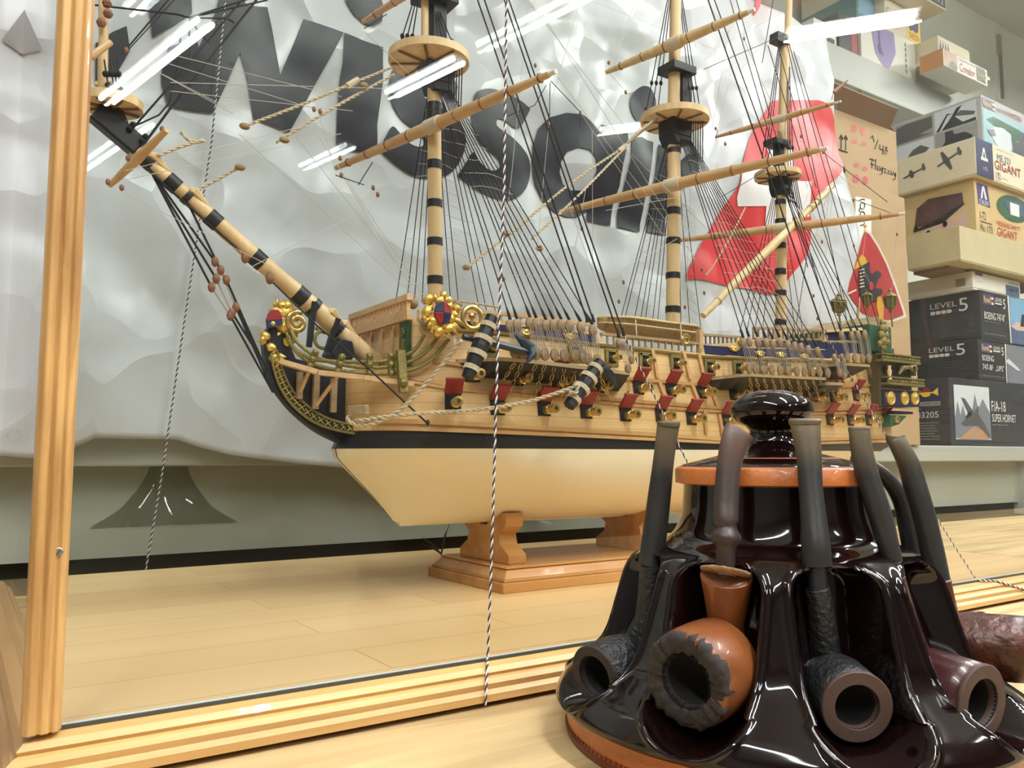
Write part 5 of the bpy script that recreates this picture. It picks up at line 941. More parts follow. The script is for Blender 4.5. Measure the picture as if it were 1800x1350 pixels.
# brown shipping cartons left of the stack
def scribble(q, f, pts, u0, v0, su, sv, r): q.tube([f.p(u0+a*su, v0+b*sv, .001) for a, b in spline(pts, 4)], r, 5)
YC1 = 1.25
px0 = at(1420, 400, YC1).x; pe = at(1575, 232, YC1)
c1 = Carton('shipping_carton', 'tall open brown shipping carton with pen writing on its front and flaps up', 'carton', 'brown shipping cartons', px0, pe.x, YC1, 1.58, ZS, pe.z, M['card'], seam=False)
Fc = c1.F; WX = pe.x-px0; HZ = pe.z-ZS
def fu(px, py): p = at(px, py, YC1); return ((p.x-px0)/WX, (p.z-ZS)/HZ)
def dot(q, px, py, rx, ry, half=0): 
    L = [(px+rx*math.cos(t), py-ry*math.sin(t)) for t in [i*math.pi*(1 if half else 2)/14 for i in range(15 if half else 14)]]; Fc.poly(q, [fu(*p) for p in L])
c1.put('red_dots', 'brick', lambda q: [dot(q, *d) for d in ((1501, 226, 5, 7), (1517, 231, 5, 7), (1502, 251, 5, 7, 1), (1518, 256, 5, 7, 1), (1504, 314, 6, 8), (1520, 318, 5, 8), (1503, 336, 6, 8), (1520, 342, 5, 8), (1505, 290, 5, 4), (1520, 297, 5, 4))])
q = MB()
def pen(L, r=.0011): q.tube([Fc.p(*fu(*p), .0012) for p in L], r, 5)
for L in ([(1530, 243), (1533, 238), (1536, 250)], [(1537, 262), (1543, 246)], [(1546, 254), (1546, 262), (1553, 265)], [(1552, 256), (1551, 272)], [(1557, 258), (1555, 263), (1560, 266), (1557, 271), (1553, 268), (1559, 261), (1557, 258)], [(1528, 279), (1537, 282)], [(1532, 279), (1532, 296)], [(1530, 288), (1536, 290)], [(1539, 280), (1538, 298)], [(1541, 291), (1542, 299), (1546, 299), (1546, 292)], [(1551, 294), (1547, 297), (1549, 301), (1551, 295), (1550, 306), (1546, 307)], [(1553, 296), (1557, 297), (1553, 303), (1558, 304)], [(1560, 301), (1563, 300), (1560, 305), (1564, 306)], [(1566, 301), (1566, 307), (1569, 307), (1570, 302)], [(1574, 304), (1571, 306), (1572, 310), (1574, 305), (1573, 315), (1569, 316)]): pen(L)
for x in (1478, 1486): pen([(x, 262+(x-1478)*.2), (x, 238+(x-1478)*.2)], .0014); pen([(x-3, 244), (x, 237+(x-1478)*.2), (x+3, 246)], .0014)
pen([(1474, 263), (1489, 268)], .0016); pen([(1482, 292), (1484, 304)], .003); pen([(1483, 304), (1484, 316)], .0012); q.build('pen_writing', pm('black', INK['black']), c1.t)
b = MB(); X1, X0 = pe.x, px0; Yf, Yb_ = YC1, 1.58; Zt = pe.z
pk = at(1478, 148, Yf+.12); b.prism([V((X1, Yf, Zt)), V((X1, Yb_, Zt)), V((X1-.02, Yb_-.06, Zt+.15)), V((X1-.02, Yf+.09, Zt+.15))], (.004, 0, .001)); b.build('flap', M['cardin'], c1.t)
b = MB(); b.prism([V((X0, Yf, Zt)), V((X1-.03, Yf, Zt)), V((X1-.07, Yf-.05, Zt+.03)), V((X0, Yf-.05, Zt+.03))], (0, .001, .004)); b.build('flap', M['cardin'], c1.t)
YC2, YC3 = 1.162, 1.1235
pa, pb = at(1400, 400, YC2), at(1590, 348, YC2)
c2 = Carton('shipping_carton', 'plain brown shipping carton with a white label, standing in front of the tall one', 'carton', 'brown shipping cartons', pa.x, pb.x, YC2, YC1-.004, ZS, pb.z, M['card'], seam=False)
f2 = c2.F; W2 = pb.x-pa.x; H2 = pb.z-ZS
def f2u(px, py): p = at(px, py, YC2); return ((p.x-pa.x)/W2, (p.z-ZS)/H2)
c2.put('label', 'white', lambda q: f2.poly(q, [f2u(*p) for p in ((1503, 345), (1531, 351), (1531, 470), (1503, 470))])); q = MB()
for cy, ry in ((362, 6), (378, 6)): q.tube([f2.p(*f2u(1515+4*math.cos(t), cy+ry*math.sin(t)), .0016) for t in [i*.45 for i in range(15)]], .0011, 5)
for L in ([(1510, 352), (1517, 350), (1519, 352)], [(1511, 366), (1509, 370), (1511, 373)], [(1511, 388), (1517, 388), (1519, 394), (1511, 397)]): q.tube([f2.p(*f2u(*p), .0016) for p in L], .0011, 5)
q.build('label_writing', pm('black', INK['black']), c2.t)
pb3 = at(1612, 640, YC3)
c3 = Carton('shipping_carton', 'low brown shipping carton behind the ship stern, beside the navy kit box', 'carton', 'brown shipping cartons', at(1440, 700, YC3).x, pb3.x, YC3, YC2-.004, ZS, pb3.z, M['card'], seam=False)
# upper shelf
GU = 'model kit boxes on the upper shelf'
def upbox(label, quad, Yf, dep, m, name='kit_box', zfix=None, seam=False, **k):
    a, e = at(quad[0], quad[1], Yf), at(quad[2], quad[3], Yf); x1 = at(quad[4], quad[3], Yf).x; dep = min(dep, 1.738-Yf)
    return Carton(name, label, 'box', GU, a.x, x1, Yf, Yf+dep, zt if zfix is None else zfix, a.z, m, seam=seam, **k)
u1 = upbox('white kit box with a purple picture on the upper shelf', (1512, 28, 1612, 126, 1610), YU+.012, .3, M['wbox']); F_ = u1.F
u1.put('picture', 'purple', lambda q: F_.poly(q, [(.16, .98), (.60, .98), (.62, .5), (.5, .1), (.40, .02), (.24, .3)])); u1.put('picture_crane', 'violet', lambda q: F_.poly(q, [(.30, .9), (.33, .9), (.34, .5), (.40, .3), (.30, .34), (.28, .5), (.31, .55)], .0013)); u1.put('lettering', 'dgrey', lambda q: [F_.rect(q, .80, .80-k*.13, .82, .88-k*.13) for k in range(6)])
u2 = upbox('dark red and black kit box on the upper shelf beside the white one', (1473, 20, 1512, 60, 1508), YU+.02, .28, M['bbox']); u2.put('red_edge', 'red', lambda q: u2.F.rect(q, .62, .02, .95, .8)); smalltext(u2, u2.F, 'white', .1, .4, .6, .8, 3)
u3 = upbox('white and black cylinder-print kit box at the left end of the upper shelf', (1430, 30, 1470, 60, 1470), YU+.02, .28, M['wbox']); u3.put('print', 'black', lambda q: u3.F.rect(q, .3, .05, .9, .4))
zz = u1.b[5]; pe2 = at(1548, 12, YU+.03); pe3 = at(1612, 80, YU+.03)
u4 = Carton('kit_box', 'pale kit box marked Cy-35 with a yellow corner label lying on the white box', 'box', GU, pe2.x, at(1611, 60, YU+.03).x, YU+.016, 1.735, zz, zz+.115, M['cream_b'], seam=False); F_ = u4.F
u4.put('lettering', 'dgrey', lambda q: F_.text(q, 'Cy-35', .03, .44, .42, .72)); u4.put('yellow_label', 'yellow', lambda q: F_.rect(q, .60, .04, .98, .70)); u4.put('label_shield', 'violet', lambda q: F_.poly(q, [(.64, .66), (.94, .66), (.92, .40), (.84, .34), (.78, .40), (.70, .34), (.66, .40)], .0013)); u4.put('label_name', 'brick', lambda q: F_.text(q, 'ZVEZDA', .64, .10, .95, .28, .0015)); smalltext(u4, F_, 'grey', .03, .5, .2, .3, 2)
u6 = Carton('kit_box', 'teal kit box tucked left of the pale box on the upper shelf', 'box', GU, at(1500, 0, YU+.06).x, pe2.x-.004, YU+.05, 1.735, zz, zz+.112, pm('teal', INK['teal']), seam=False); u6.put('picture', 'sky', lambda q: u6.F.rect(q, .1, .4, .95, .95))
pz = u4.b[5]; pl = at(1548, 25, YU-.07); pr2 = at(1664, 20, YU-.07)
u5 = Carton('kit_box', 'large cream kit box with a blue 1:72 panel, highest on the upper shelf', 'box', GU, at(1560, 30, YU-.05).x, at(1664, 20, YU-.05).x, YU-.05, 1.735, pz, pz+.16, M['cream_b'], seam=False); F_ = u5.F
u5.put('blue_panel', 'blue', lambda q: F_.rect(q, .48, .03, .98, .99)); u5.put('lettering', 'white', lambda q: F_.text(q, '1:72', .80, .08, .94, .24, .0013)); u5.put('mark', 'dgrey', lambda q: F_.poly(q, plane(.22, .5, .1, .3, 1.4, .5)))
# overhanging kits at the right end of the upper shelf
e1 = at(1658, 96, YU-.11); e2 = at(1662, 128, YU-.11); e3 = at(1737, 160, YU-.11)
u7 = Carton('kit_box', 'long orange-ended kit box with red Condor lettering overhanging the upper shelf', 'box', GU, e1.x, e3.x, YU-.11, atX(1616, 100, e1.x).y, zt, zt+(e1.z-e2.z), M['wbox'], seam=False); F_ = u7.F
u7.put('orange_end', 'orange_', lambda q: u7.L.rect(q, .0, .0, 1, 1)) if False else None
q = MB(); u7.L.rect(q, 0, 0, 1, 1); q.build('orange_end', M['orange'], u7.t)
u7.put('picture', 'tan', lambda q: F_.rect(q, .02, .03, .30, .97)); u7.put('picture_ship', 'dgrey', lambda q: F_.poly(q, [(.10, .1), (.14, .4), (.20, .5), (.29, .3), (.28, .06)], .0013)); u7.put('lettering', 'brick', lambda q: F_.text(q, 'Condor', .35, .14, .70, .62, shear=.1)); u7.put('lettering', 'dgrey', lambda q: F_.text(q, 'FOCKE-WULF FW 200', .34, .74, .72, .88)); u7.put('logo_ground', 'black', lambda q: F_.rect(q, .74, .10, .95, .92)); u7.put('logo_name', 'yellow', lambda q: F_.text(q, 'Revell', .76, .36, .91, .66, .0013)); u7.put('logo_flag', 'white', lambda q: [F_.rect(q, .93, a, .985, a+.14, .0014) for a in (.2, .5, .78)])
zz7 = u7.b[5]; e4 = at(1628, 48, YU-.06); e5 = at(1724, 110, YU-.06)
u8 = Carton('kit_box', 'pale kit box with a row of black shapes lying on the orange-ended box', 'box', GU, max(u1.b[1]+.014, at(1630, 60, YU-.06).x), at(1704, 90, YU-.06).x, YU-.06, 1.735, zz7+.012, zz7+.085, M['cream_b'], seam=False); F_ = u8.F
MB().box(u8.b[0]-.01, u8.b[1]+.10, YU-.075, 1.735, zz7, zz7+.0118).build('tray', M['wbox'], u8.t); u8.put('print', 'black', lambda q: [F_.poly(q, [(.03+k*.08, .3), (.06+k*.08, .85), (.09+k*.08, .55), (.10+k*.08, .3), (.07+k*.08, .42)]) for k in range(4)]); u8.put('picture_plane', 'grey', lambda q: F_.poly(q, plane(.65, .4, .2, .2, 1.2, .5))); 
zz8 = u8.b[5]; u9 = Carton('kit_box', 'small yellowish kit box topmost on the right end of the upper shelf', 'box', GU, at(1652, 40, YU).x, at(1700, 40, YU).x, YU, 1.735, zz8, zz8+.055, pm('straw', (216, 206, 160)), seam=False); u9.put('picture_plane', 'tan', lambda q: u9.F.poly(q, plane(.55, .5, .3, .2, 1.3, .5)))
# ------------------------------------------------------------------ pipe stand: glazed jar with niches, leather bands and lid
HC = V((.409, .3285, 0)); _d0 = V((CAM.x-HC.x, CAM.y-HC.y, 0)).normalized(); _sr = V((-_d0.y, _d0.x, 0))
if _sr.dot(RT) < 0: _sr = -_sr
def kov(z): return 1.0
def oval(deg, r, z): a = math.radians(deg); return HC+_d0*(r*math.cos(a)*kov(z))+_sr*(r*math.sin(a))
def radial(deg): a = math.radians(deg); return _d0*math.cos(a)+_sr*math.sin(a)
M['glaze'] = mat('dark_glaze', (17, 6, 6), .07, spec=.6); M['leather'] = mat('orange_leather', (186, 108, 52), .38, bump=.25, bscale=260, var=.22, vscale=22, coat=.15); M['leather2'] = mat('dark_leather', (112, 52, 26), .5)
hs = thing('pipe_stand', HC, 'glossy dark brown ceramic tobacco jar with niches holding pipes, on the oak counter', 'pipe stand')
PROF = [(.0165, .1245), (.0180, .1290), (.0200, .1310), (.0225, .1308), (.0270, .1285), (.0325, .1240), (.040, .1140), (.048, .1045), (.056, .0995), (.066, .0960), (.080, .0918), (.092, .0880), (.0985, .0845), (.1035, .0795), (.1075, .0735), (.111, .0650), (.115, .0595), (.122, .0560), (.130, .0540), (.1435, .0530)]
def sstep(a, b, x): t = max(0, min(1, (x-a)/(b-a))); return t*t*(3-2*t)
SP = 40.0; OFF = 20.0
N = 540; b = MB(); zs = []
for (z0, r0), (z1, r1) in zip(PROF, PROF[1:]): k = max(1, int((z1-z0)/.0012)); zs += [z0+(z1-z0)*i/k for i in range(k)]
zs.append(PROF[-1][0])
PR = spline(PROF, 6)
ARC = [0.0]
for (z0, r0), (z1, r1) in zip(PR, PR[1:]): ARC.append(ARC[-1]+math.hypot(z1-z0, r1-r0))
ARCT = [(z, a) for (z, r), a in zip(PR, ARC)]; A_BOT = interp(.0215, ARCT)+.0245; A_TOP = interp(.0875, ARCT)
POCKET = [(.017, .126), (.0195, .119), (.0225, .106), (.027, .091), (.034, .081), (.046, .073), (.060, .068), (.105, .063)]
def niche(z, deg, r0):
    """how far the surface sinks into a pocket: signed distance to a round-ended slot measured on the wall"""
    d = abs((deg-OFF+SP/2) % SP-SP/2); x = math.radians(d)*r0; a = interp(z, ARCT); w = .0232
    if a < A_BOT: sd = math.hypot(x, A_BOT-a)-w-.002
    elif a > A_TOP: sd = (abs(x/w)**2.6+abs((a-A_TOP)/.020)**2.6)**(1/2.6)*w-w
    else: sd = x-w
    return sd
zs = [.0165+.0006*i for i in range(int(.043/.0006))]+[.0600+.0012*i for i in range(int(.0835/.0012))]+[.1435]
N = 720
for z in zs:
    r0 = interp(z, PR); rf = min(r0, interp(z, POCKET))
    for j in range(N):
        deg = 360*j/N; sd = niche(z, deg, r0); s = 1-sstep(-.0052, .0012, sd); r = lerp(r0, rf, s)
        if z < .113: r += .0020*math.exp(-((sd-.0022)/.0022)**2)*sstep(.112, .100, z)*sstep(.020, .030, z)
        p = oval(deg, r, z); b.v.append((p.x, p.y, z))
K = len(zs); b.f = [(i*N+j, i*N+(j+1) % N, (i+1)*N+(j+1) % N, (i+1)*N+j) for i in range(K-1) for j in range(N)]; b.m = [0]*len(b.f); b.f += [tuple(range(N)), tuple((K-1)*N+j for j in range(N))]; b.m += [0, 0]
jar = b.build('jar', M['glaze'], hs, smooth=True, ang=55)
def ovalize(q):
    for i, v in enumerate(q.v):
        w_ = V((v[0]-HC.x, v[1]-HC.y, 0)); p = HC+_d0*(w_.dot(_d0)*kov(0))+_sr*w_.dot(_sr); q.v[i] = (p.x, p.y, v[2])
q = MB(); q.lathe(HC, UPZ, [(0, .1210), (.0004, .1240), (.003, .1250), (.0155, .1245), (.0168, .1225)], 120); ovalize(q); lb = q.build('leather_band', M['leather'], hs, smooth=True)
q = MB()
for i in range(190): a = radial(360*i/190); t = V((-a.y, a.x, 0)); p = HC+a*.1251; q.obox(p+UPZ*.0062, t*.0014, a*.0004, UPZ*.0005+t*.0004); q.obox(p+UPZ*.0050, t*.0010, a*.0005, UPZ*.0007)
ovalize(q); q.build('stitching', M['leather2'], lb); q = MB(); q.lathe(HC, UPZ, [(0.0003, .1247), (.0042, .1256), (.0044, .1245)], 120); ovalize(q); q.build('band_welt', M['leather2'], lb)
q = MB(); q.lathe(HC, UPZ, [(.1435, .0530), (.1445, .0580), (.1525, .0580), (.1540, .0565), (.1540, .05)], 90); lid = q.build('lid', M['leather'], hs, smooth=True, ang=50)
q = MB(); q.lathe(HC, UPZ, [(.1530, .0565), (.1555, .0530), (.1600, .035), (.1625, .0250), (.165, .0192), (.1680, .0156), (.172, .0134), (.176, .0134), (.1785, .0156), (.1805, .0202), (.184, .0236), (.188, .0244), (.1925, .0230), (.1970, .0176), (.1998, .0088), (.2006, 0)], 80); q.build('lid_knob', M['glaze'], lid, smooth='all')
q = MB(); q.lathe(HC, UPZ, [(.1532, .0565), (.1543, .0552), (.1596, .037), (.158, .037)], 80); q.build('lid_rim', M['leather2'], lid, smooth=True)
# ------------------------------------------------------------------ pipes
M['rust'] = mat('rusticated_black', (30, 31, 33), .42, bump=1.0, bscale=330); M['vulc'] = mat('worn_black_stem', (44, 42, 40), .45, var=.35, vscale=35, bump=.1, bscale=300); 
def stem_mat(name, c, tipc, z0=.148, z1=.182):
    m = mat(name, c, .42, var=.3, vscale=40, bump=.08, bscale=300); nt = m.node_tree; N, Lk = nt.nodes, nt.links; b = N['Principled BSDF']
    tc = N.new('ShaderNodeTexCoord'); sx = N.new('ShaderNodeSeparateXYZ'); Lk.new(tc.outputs['Object'], sx.inputs[0]); n = N.new('ShaderNodeTexNoise'); n.inputs['Scale'].default_value = 60; Lk.new(tc.outputs['Object'], n.inputs[0])
    a = N.new('ShaderNodeMath'); a.operation = 'MULTIPLY_ADD'; a.inputs[1].default_value = .022; Lk.new(n.outputs[0], a.inputs[0]); Lk.new(sx.outputs[2], a.inputs[2])
    r = N.new('ShaderNodeMapRange'); r.inputs[1].default_value = z0+.011; r.inputs[2].default_value = z1+.011; Lk.new(a.outputs[0], r.inputs[0])
    mx = N.new('ShaderNodeMix'); mx.data_type = 'RGBA'; Lk.new(r.outputs[0], mx.inputs[0]); Lk.new(b.inputs['Base Color'].links[0].from_socket, mx.inputs[6]); mx.inputs[7].default_value = rgb(*tipc); Lk.new(mx.outputs[2], b.inputs['Base Color'])
    return m
M['vulc'] = stem_mat('oxidised_black_stem', (38, 37, 36), (112, 98, 74)); M['vulcb'] = stem_mat('oxidised_brown_stem', (58, 46, 42), (104, 82, 72)); M['tip'] = mat('oxidised_tip', (100, 88, 68), .5, var=.3, vscale=60)
M['maroon'] = mat('maroon_briar', (58, 24, 26), .3, coat=.3, var=.2, vscale=30); M['briar'] = mat('orange_briar', (126, 72, 36), .34, coat=.25, var=.32, vscale=32); M['briard'] = mat('dark_briar', (74, 34, 16), .38, var=.6, vscale=70, bump=.9, bscale=120); M['char'] = mat('charred_rim', (46, 40, 38), .75, bump=.5, bscale=300, var=.25, vscale=80); M['rimb'] = mat('brown_rim', (74, 54, 48), .6, var=.2, vscale=60); M['soot'] = mat('soot', (14, 12, 12), .9); M['burl'] = mat('raw_burl', (150, 118, 88), .85, bump=1, bscale=260, var=.3, vscale=90)
def ptube(mb, rows, flat, n=24):
    """rows: (px, py, depth, width in px)"""
    R = spline(rows, 5); P = [atd(a, c_, d) for a, c_, d, w_ in R]; r = [max(.0006, w_*d/FPX/2) for a, c_, d, w_ in R]; fl = [interp(i/(len(R)-1), flat) for i in range(len(R))]
    mb.tube(P, r, n, wdir=RT, flat=fl); return mb
def rough(mb, amt, sc, start=0):
    mb.v = [v if i < start else tuple(V(v)+noise.noise_vector(V(v)*sc)*amt) for i, v in enumerate(mb.v)]
def pipe(label, stem, stem_m, stem_flat, shank, bowl_m, rim, phi, dip, depth_len, prof, rim_m, hole, shank_m=None, tip=None, ring=None, rgh=0.0, rusty_rim=False):
    C0 = atd(*rim[:3]); ax = (radial(phi)*math.cos(dip)-UPZ*math.sin(dip)).normalized(); R = rim[3]*rim[2]/FPX
    base = C0-ax*depth_len
    t = thing('tobacco_pipe', (base.x, base.y, base.z), label, 'tobacco pipe', 'tobacco pipes in the ceramic stand')
    q = MB(); q.lathe(base, ax, [(depth_len*s, R*k) for s, k in prof[:-1]]+[(depth_len*.985, R*prof[-1][1]*.995), (depth_len*.975, R*(hole+.05)), (depth_len*.5, R*hole), (depth_len*.45, R*.05)], 44)
    if rgh: rough(q, rgh, 420)
    n0 = len(q.v); ptube(q, shank, [(0, 1), (1, 1)]);
    if rgh: rough(q, rgh*.8, 420, n0)
    bw = q.build('bowl', bowl_m, t, smooth='all')
    q = MB(); rp = [(-.0012, R*1.0), (0, R*1.0), (.0005, R*.97), (.0005, R*(hole+.02)), (0, R*hole), (-.004, R*hole*.97)]
    if rusty_rim: rp = [(-.005, R*.99), (-.002, R*1.0), (0, R*.97), (.001, R*.85), (.0006, R*.68), (0, R*(hole+.04)), (-.001, R*hole), (-.005, R*hole*.96)]
    q.lathe(C0, ax, rp, 72, cap=False)
    if rusty_rim:
        for i, v in enumerate(q.v):
            w_ = V(v)-C0; ang = math.atan2(w_.dot(UPZ), w_.dot(ax.cross(UPZ))); rr = (w_-ax*w_.dot(ax)).length
            q.v[i] = tuple(V(v)+(w_-ax*w_.dot(ax)).normalized()*(.0022*noise.noise(V((math.cos(ang)*12, math.sin(ang)*9, rr*90))) if rr > R*hole*1.08 else 0)+ax*(.0030*noise.noise(V((math.cos(ang)*16, math.sin(ang)*16, rr*70)))))
    q.build('rim', rim_m, bw, smooth='all' if rusty_rim else True)
    q = MB(); q.lathe(C0, ax, [(.0001, R*hole), (-.010, R*hole*.95), (-.0165, R*hole*.6), (-.018, .0001)], 36, cap=False); q.build('chamber', M['soot'], bw, smooth='all')
    q = MB(); ptube(q, stem, stem_flat); s_ = q.build('stem', stem_m, t, smooth=True)
    if tip: t0_, t1_ = tip[0], tip[1]; q = MB(); ptube(q, [(t0_[0], t0_[1]-2, t0_[2], t0_[3]*.96), (t0_[0], t0_[1]+1, t0_[2], t0_[3]*1.05), (lerp(t0_[0], t1_[0], .35), t0_[1]+7, t0_[2], t0_[3]*1.02)], [(0, .5), (1, .56)]); q.build('bit', M['tip'], s_, smooth=True)
    if ring: q = MB(); ptube(q, ring, [(0, 1), (1, 1)]); q.build('band', M['black'], t, smooth=True)
    return t
BP0 = [(-.03, .35), (.0, .72), (.12, .9), (.4, 1.0), (.8, 1.0), (1, .985)]
pipe('black rusticated straight pipe, leftmost in the stand', [(1175, 745, 0.4850, 40), (1167, 805, 0.4840, 37), (1158, 880, 0.4824, 41), (1150, 945, 0.4805, 43), (1144, 994, 0.4792, 45)], M['vulc'], [(0, .45), (.4, .7), (1, 1)], [(1146, 990, 0.4790, 42), (1142, 1050, 0.4794, 43), (1136, 1091, 0.4790, 45), (1122, 1130, 0.4810, 56), (1112, 1150, 0.4810, 50)], M['rust'], (1045, 1189, .454, 54), -32, .14, .034, BP0, M['char'], .66, rgh=.0006, tip=[(1175.5, 742, 0.4848, 39), (1174, 760, 0.4845, 38), (1171, 785, 0.4843, 37.5), (1169, 800, 0.4841, 38)])
pipe('brown freehand pipe with carved black rim and flared shank, second from the left', [(1301, 757, 0.4470, 54), (1292, 775, 0.4453, 50), (1281, 821, 0.4420, 43), (1277, 880, 0.4370, 44), (1276, 915, 0.4335, 44), (1277, 927, 0.4327, 36), (1276, 945, 0.4320, 53), (1276, 964, 0.4311, 35), (1275, 985, 0.4304, 34), (1276, 1012, 0.4300, 37)], M['vulcb'], [(0, .4), (.45, .8), (.6, 1), (1, 1)], [(1277, 1010, 0.4289, 88), (1277, 1016, 0.4294, 90), (1277, 1054, 0.4314, 76), (1276, 1100, 0.4332, 62), (1279, 1135, 0.4351, 70), (1284, 1180, 0.4390, 96), (1278, 1225, 0.4370, 100)], M['briar'], (1204, 1198, .399, 84), -26, .10, .036, [(-.12, .2), (-.05, .75), (.12, 1.0), (.4, 1.03), (.7, 1.04), (.92, 1.0), (1, .95)], M['char'], .56, rusty_rim=True)
q = MB(); q.lathe(atd(1277, 1006, .4285), (radial(-20)*-.35+UPZ).normalized(), [(-.001, .0129), (.0006, .0134), (.0008, .0110), (-.0005, .0055), (-.002, .0048)], 40); rough(q, .0006, 500)
o_ = q.build('burl_collar', M['burl'], [o for o in bpy.data.objects if o.name.startswith('tobacco_pipe')][-1], smooth='all')
pipe('black rusticated pipe with a smooth brown rim, front centre right of the ridge', [(1415, 741, 0.4400, 55), (1417, 758, 0.4388, 51), (1422, 800, 0.4352, 44), (1425, 857, 0.4304, 42), (1430, 910, 0.4257, 45), (1434, 961, 0.4210, 50), (1436, 994, 0.4199, 52)], M['vulc'], [(0, .42), (.45, .75), (1, 1)], [(1437, 1034, 0.4180, 41), (1441, 1055, 0.4181, 43), (1448, 1110, 0.4190, 47), (1452, 1150, 0.4201, 50), (1460, 1185, 0.4199, 62), (1464, 1205, 0.4200, 56)], M['rust'], (1507, 1243, 0.386, 63), 18, .10, .036, BP0, M['rimb'], .62, rgh=.0006, tip=[(1415, 738, 0.4400, 55), (1415.5, 750, 0.4394, 53), (1417, 758, 0.4388, 52), (1419, 775, 0.4372, 48)], ring=[(1436, 992, 0.4198, 36), (1437, 1010, 0.4193, 34), (1438, 1038, 0.4182, 35)])
pipe('smooth maroon pipe with a long square black stem, second from the right', [(1511, 756, 0.4470, 38), (1514, 785, 0.4457, 38), (1523, 830, 0.4437, 40), (1548, 909, 0.4396, 41), (1566, 975, 0.4361, 35), (1575, 1014, 0.4341, 31)], M['vulc'], [(0, .5), (.5, .85), (1, 1)], [(1574, 1014, 0.4341, 32), (1582, 1045, 0.4349, 34), (1594, 1090, 0.4370, 38), (1606, 1140, 0.4390, 50), (1622, 1178, 0.4400, 66), (1640, 1200, 0.4380, 70)], M['maroon'], (1727, 1236, .397, 68), 46, .08, .047, [(-.04, .3), (0, .7), (.12, .92), (.4, .98), (.8, 1.0), (1, .985)], M['rimb'], .62, tip=[(1510.5, 752, 0.4472, 37), (1511.3, 760, 0.4469, 39), (1512, 770, 0.4463, 38.5)])
pipe('carved reddish brown pipe with a mottled bent stem, rightmost in the stand', [(1575, 771, .470, 34), (1582, 785, .469, 34), (1598, 818, .468, 38), (1610, 860, .466, 40), (1626, 915, .463, 40), (1640, 975, .460, 40), (1650, 1025, .457, 40)], M['vulc'], [(0, .5), (.5, .9), (1, 1)], [(1650, 1020, .457, 40), (1658, 1060, .455, 41), (1668, 1100, .453, 44), (1690, 1135, .450, 60), (1712, 1150, .449, 76)], M['briard'], (1812, 1142, .438, 58), 82, -.02, .042, BP0, M['rimb'], .62, tip=[(1574, 768, .4702, 33), (1580, 782, .4695, 35), (1590, 802, .4687, 36), (1599, 822, .4678, 38)])
pipe('maroon pipe with a curved black stem, standing behind the rightmost pipes', [(1500, 800, .488, 20), (1530, 818, .489, 22), (1560, 842, .490, 26), (1584, 880, .491, 30), (1597, 930, .490, 34), (1608, 990, .489, 34)], M['vulc'], [(0, .6), (1, 1)], [(1608, 985, .489, 34), (1622, 1040, .489, 34), (1645, 1090, .489, 38), (1670, 1120, .490, 50)], M['maroon'], (1730, 1112, .497, 36), 112, .0, .030, BP0, M['rimb'], .6)
# ------------------------------------------------------------------ strings tied round the case
M['str_w'] = mat('white_strand', (214, 208, 206), .85); M['str_d'] = mat('dark_strand', (58, 46, 54), .85)
def string(pts, label, r=.00062, pitch=.0075):
    q = MB(); L = 0; H = [[], []]
    for a, c_ in zip(pts, pts[1:]):
        n = max(2, int((c_-a).length/.0011)); t = (c_-a).normalized(); u = t.cross(V((0, 1, 0))); u = u.normalized() if u.length > .01 else V((1, 0, 0)); w_ = t.cross(u)
        for j in range(n):
            p = a.lerp(c_, j/n); ph = L/pitch*2*math.pi; L += (c_-a).length/n
            for s in (0, 1): H[s].append(p+(u*math.cos(ph+s*math.pi)+w_*math.sin(ph+s*math.pi))*r*.62)
    for s in (0, 1): q.mi = s; q.tube(H[s], r, 5)
    return tag(q.build('string', [M['str_w'], M['str_d']], smooth='all'), label, 'string', 'twisted strings tied round the display case')
yf = CY0-.0016
a, b_ = at(858, 1170, yf), at(856, 1246, CY0-.0205)
RS = [(px_, CY0-o_, z_) for px_, o_, z_ in ((857, .0016, .0262), (856.5, .0098, .0240), (856, .0130, .0200), (855, .0182, .0145), (854, .0206, .0085), (853, .0206, .0012))]
string([at(891, -60, yf), at(886, 330, yf), at(874, 640, yf), at(864, 980, yf)]+[V((at(px_, 1200, y_).x, y_, z_)) for px_, y_, z_ in RS], 'black and white twisted string hanging down the front pane to the base rail')
yb = CY1+.0016
string([at(402, -60, yb), at(372, 250, yb), at(325, 560, yb), at(285, 830, yb), at(256, 1003, yb)], 'twisted string down the back pane seen on the left through the case', r=.0008)
p0 = at(1715, 1029, CY0+.0055); p0.z = CZ+.0012
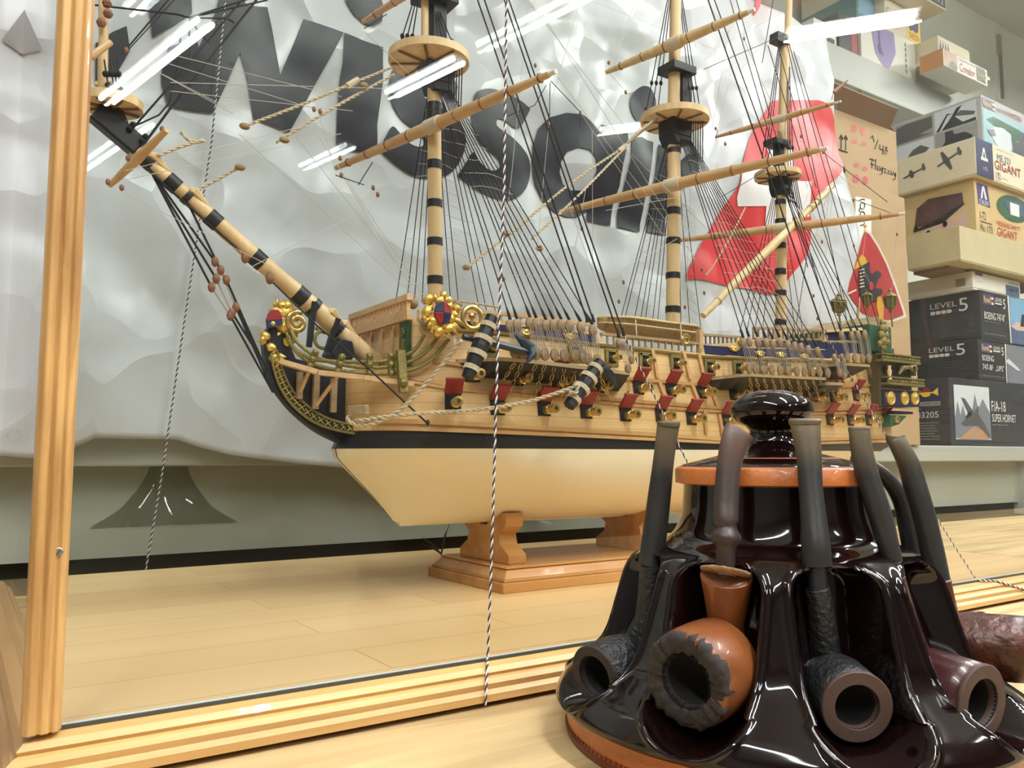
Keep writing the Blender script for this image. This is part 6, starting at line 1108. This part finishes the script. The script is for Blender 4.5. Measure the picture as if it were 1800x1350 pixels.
string([at(1447, 581, YC-.10), at(1560, 770, .62), at(1640, 900, .545), p0], 'long twisted string running from the ship rail down to the right end of the base')
p1 = at(1335, 1095, CY0+.0055); p1.z = CZ+.0012
string([at(1098, 591, YC-.11), at(1205, 806, .60), at(1275, 950, .54), p1], 'twisted string from the ship waist passing down behind the pipe stand')
P = [at(1722, 1031, CY0-.003), at(1745, 1029, CY0-.006), at(1770, 1038, CY0-.012), at(1800, 1056, CY0-.018), at(1840, 1075, CY0-.026)]
string([V((P[0].x, CY0-.003, CZ+.0008)), V((P[1].x, CY0-.007, CZ-.0002)), V((P[2].x, CY0-.0125, CZ-.0052)), V((P[3].x, CY0-.0175, CZ-.012)), V((P[3].x+.02, CY0-.0215, .0012))], 'loose end of twisted string lying over the base rail at the right edge', r=.0008)
# frayed knot behind the stand
q = MB(); k0 = at(795, 962, YC+.22); k0.z = max(k0.z, CZ+.002)
k0 = V((k0.x, YC+.25, CZ+.001))
for dx, dz, dy in ((-.030, .024, 0), (-.022, .020, .006), (-.034, .016, -.006), (.012, .040, 0), (.010, .03, .004)): q.tube([k0, k0+V((dx*.5, dy, dz*.6)), k0+V((dx, dy*1.5, dz))], [.0011, .0009, .0004], 5)
tag(q.build('string_knot', M['str_d']), 'frayed dark string knot on the case floor left of the stand', 'string')
# clear plastic dome fixed on the panel under the shelf
M['dome'] = clear_plastic('clear_dome', (248, 249, 246), .7)
dm = at(300, 925, 1.14); za_, zb_ = ZS-.04, dm.z
q = MB(); H = za_-zb_; q.lathe((dm.x, 1.1655, zb_), UPZ, [(-.001, .090), (0, .091), (H*.05, .086), (H*.14, .074), (H*.3, .056), (H*.6, .038), (H*.85, .027), (H*.97, .024), (H*.995, .022), (H, .0)], 48, cap=False)
q.v = [(x, 1.1655+(y-1.1655)*.42 if y < 1.1655 else 1.1655-.0005, z) for x, y, z in q.v]
o = q.build('plastic_dome', M['dome'], smooth=True, ang=60); tag(o, 'clear flared plastic dome fixed under the shelf lip behind the case', 'plastic dome')
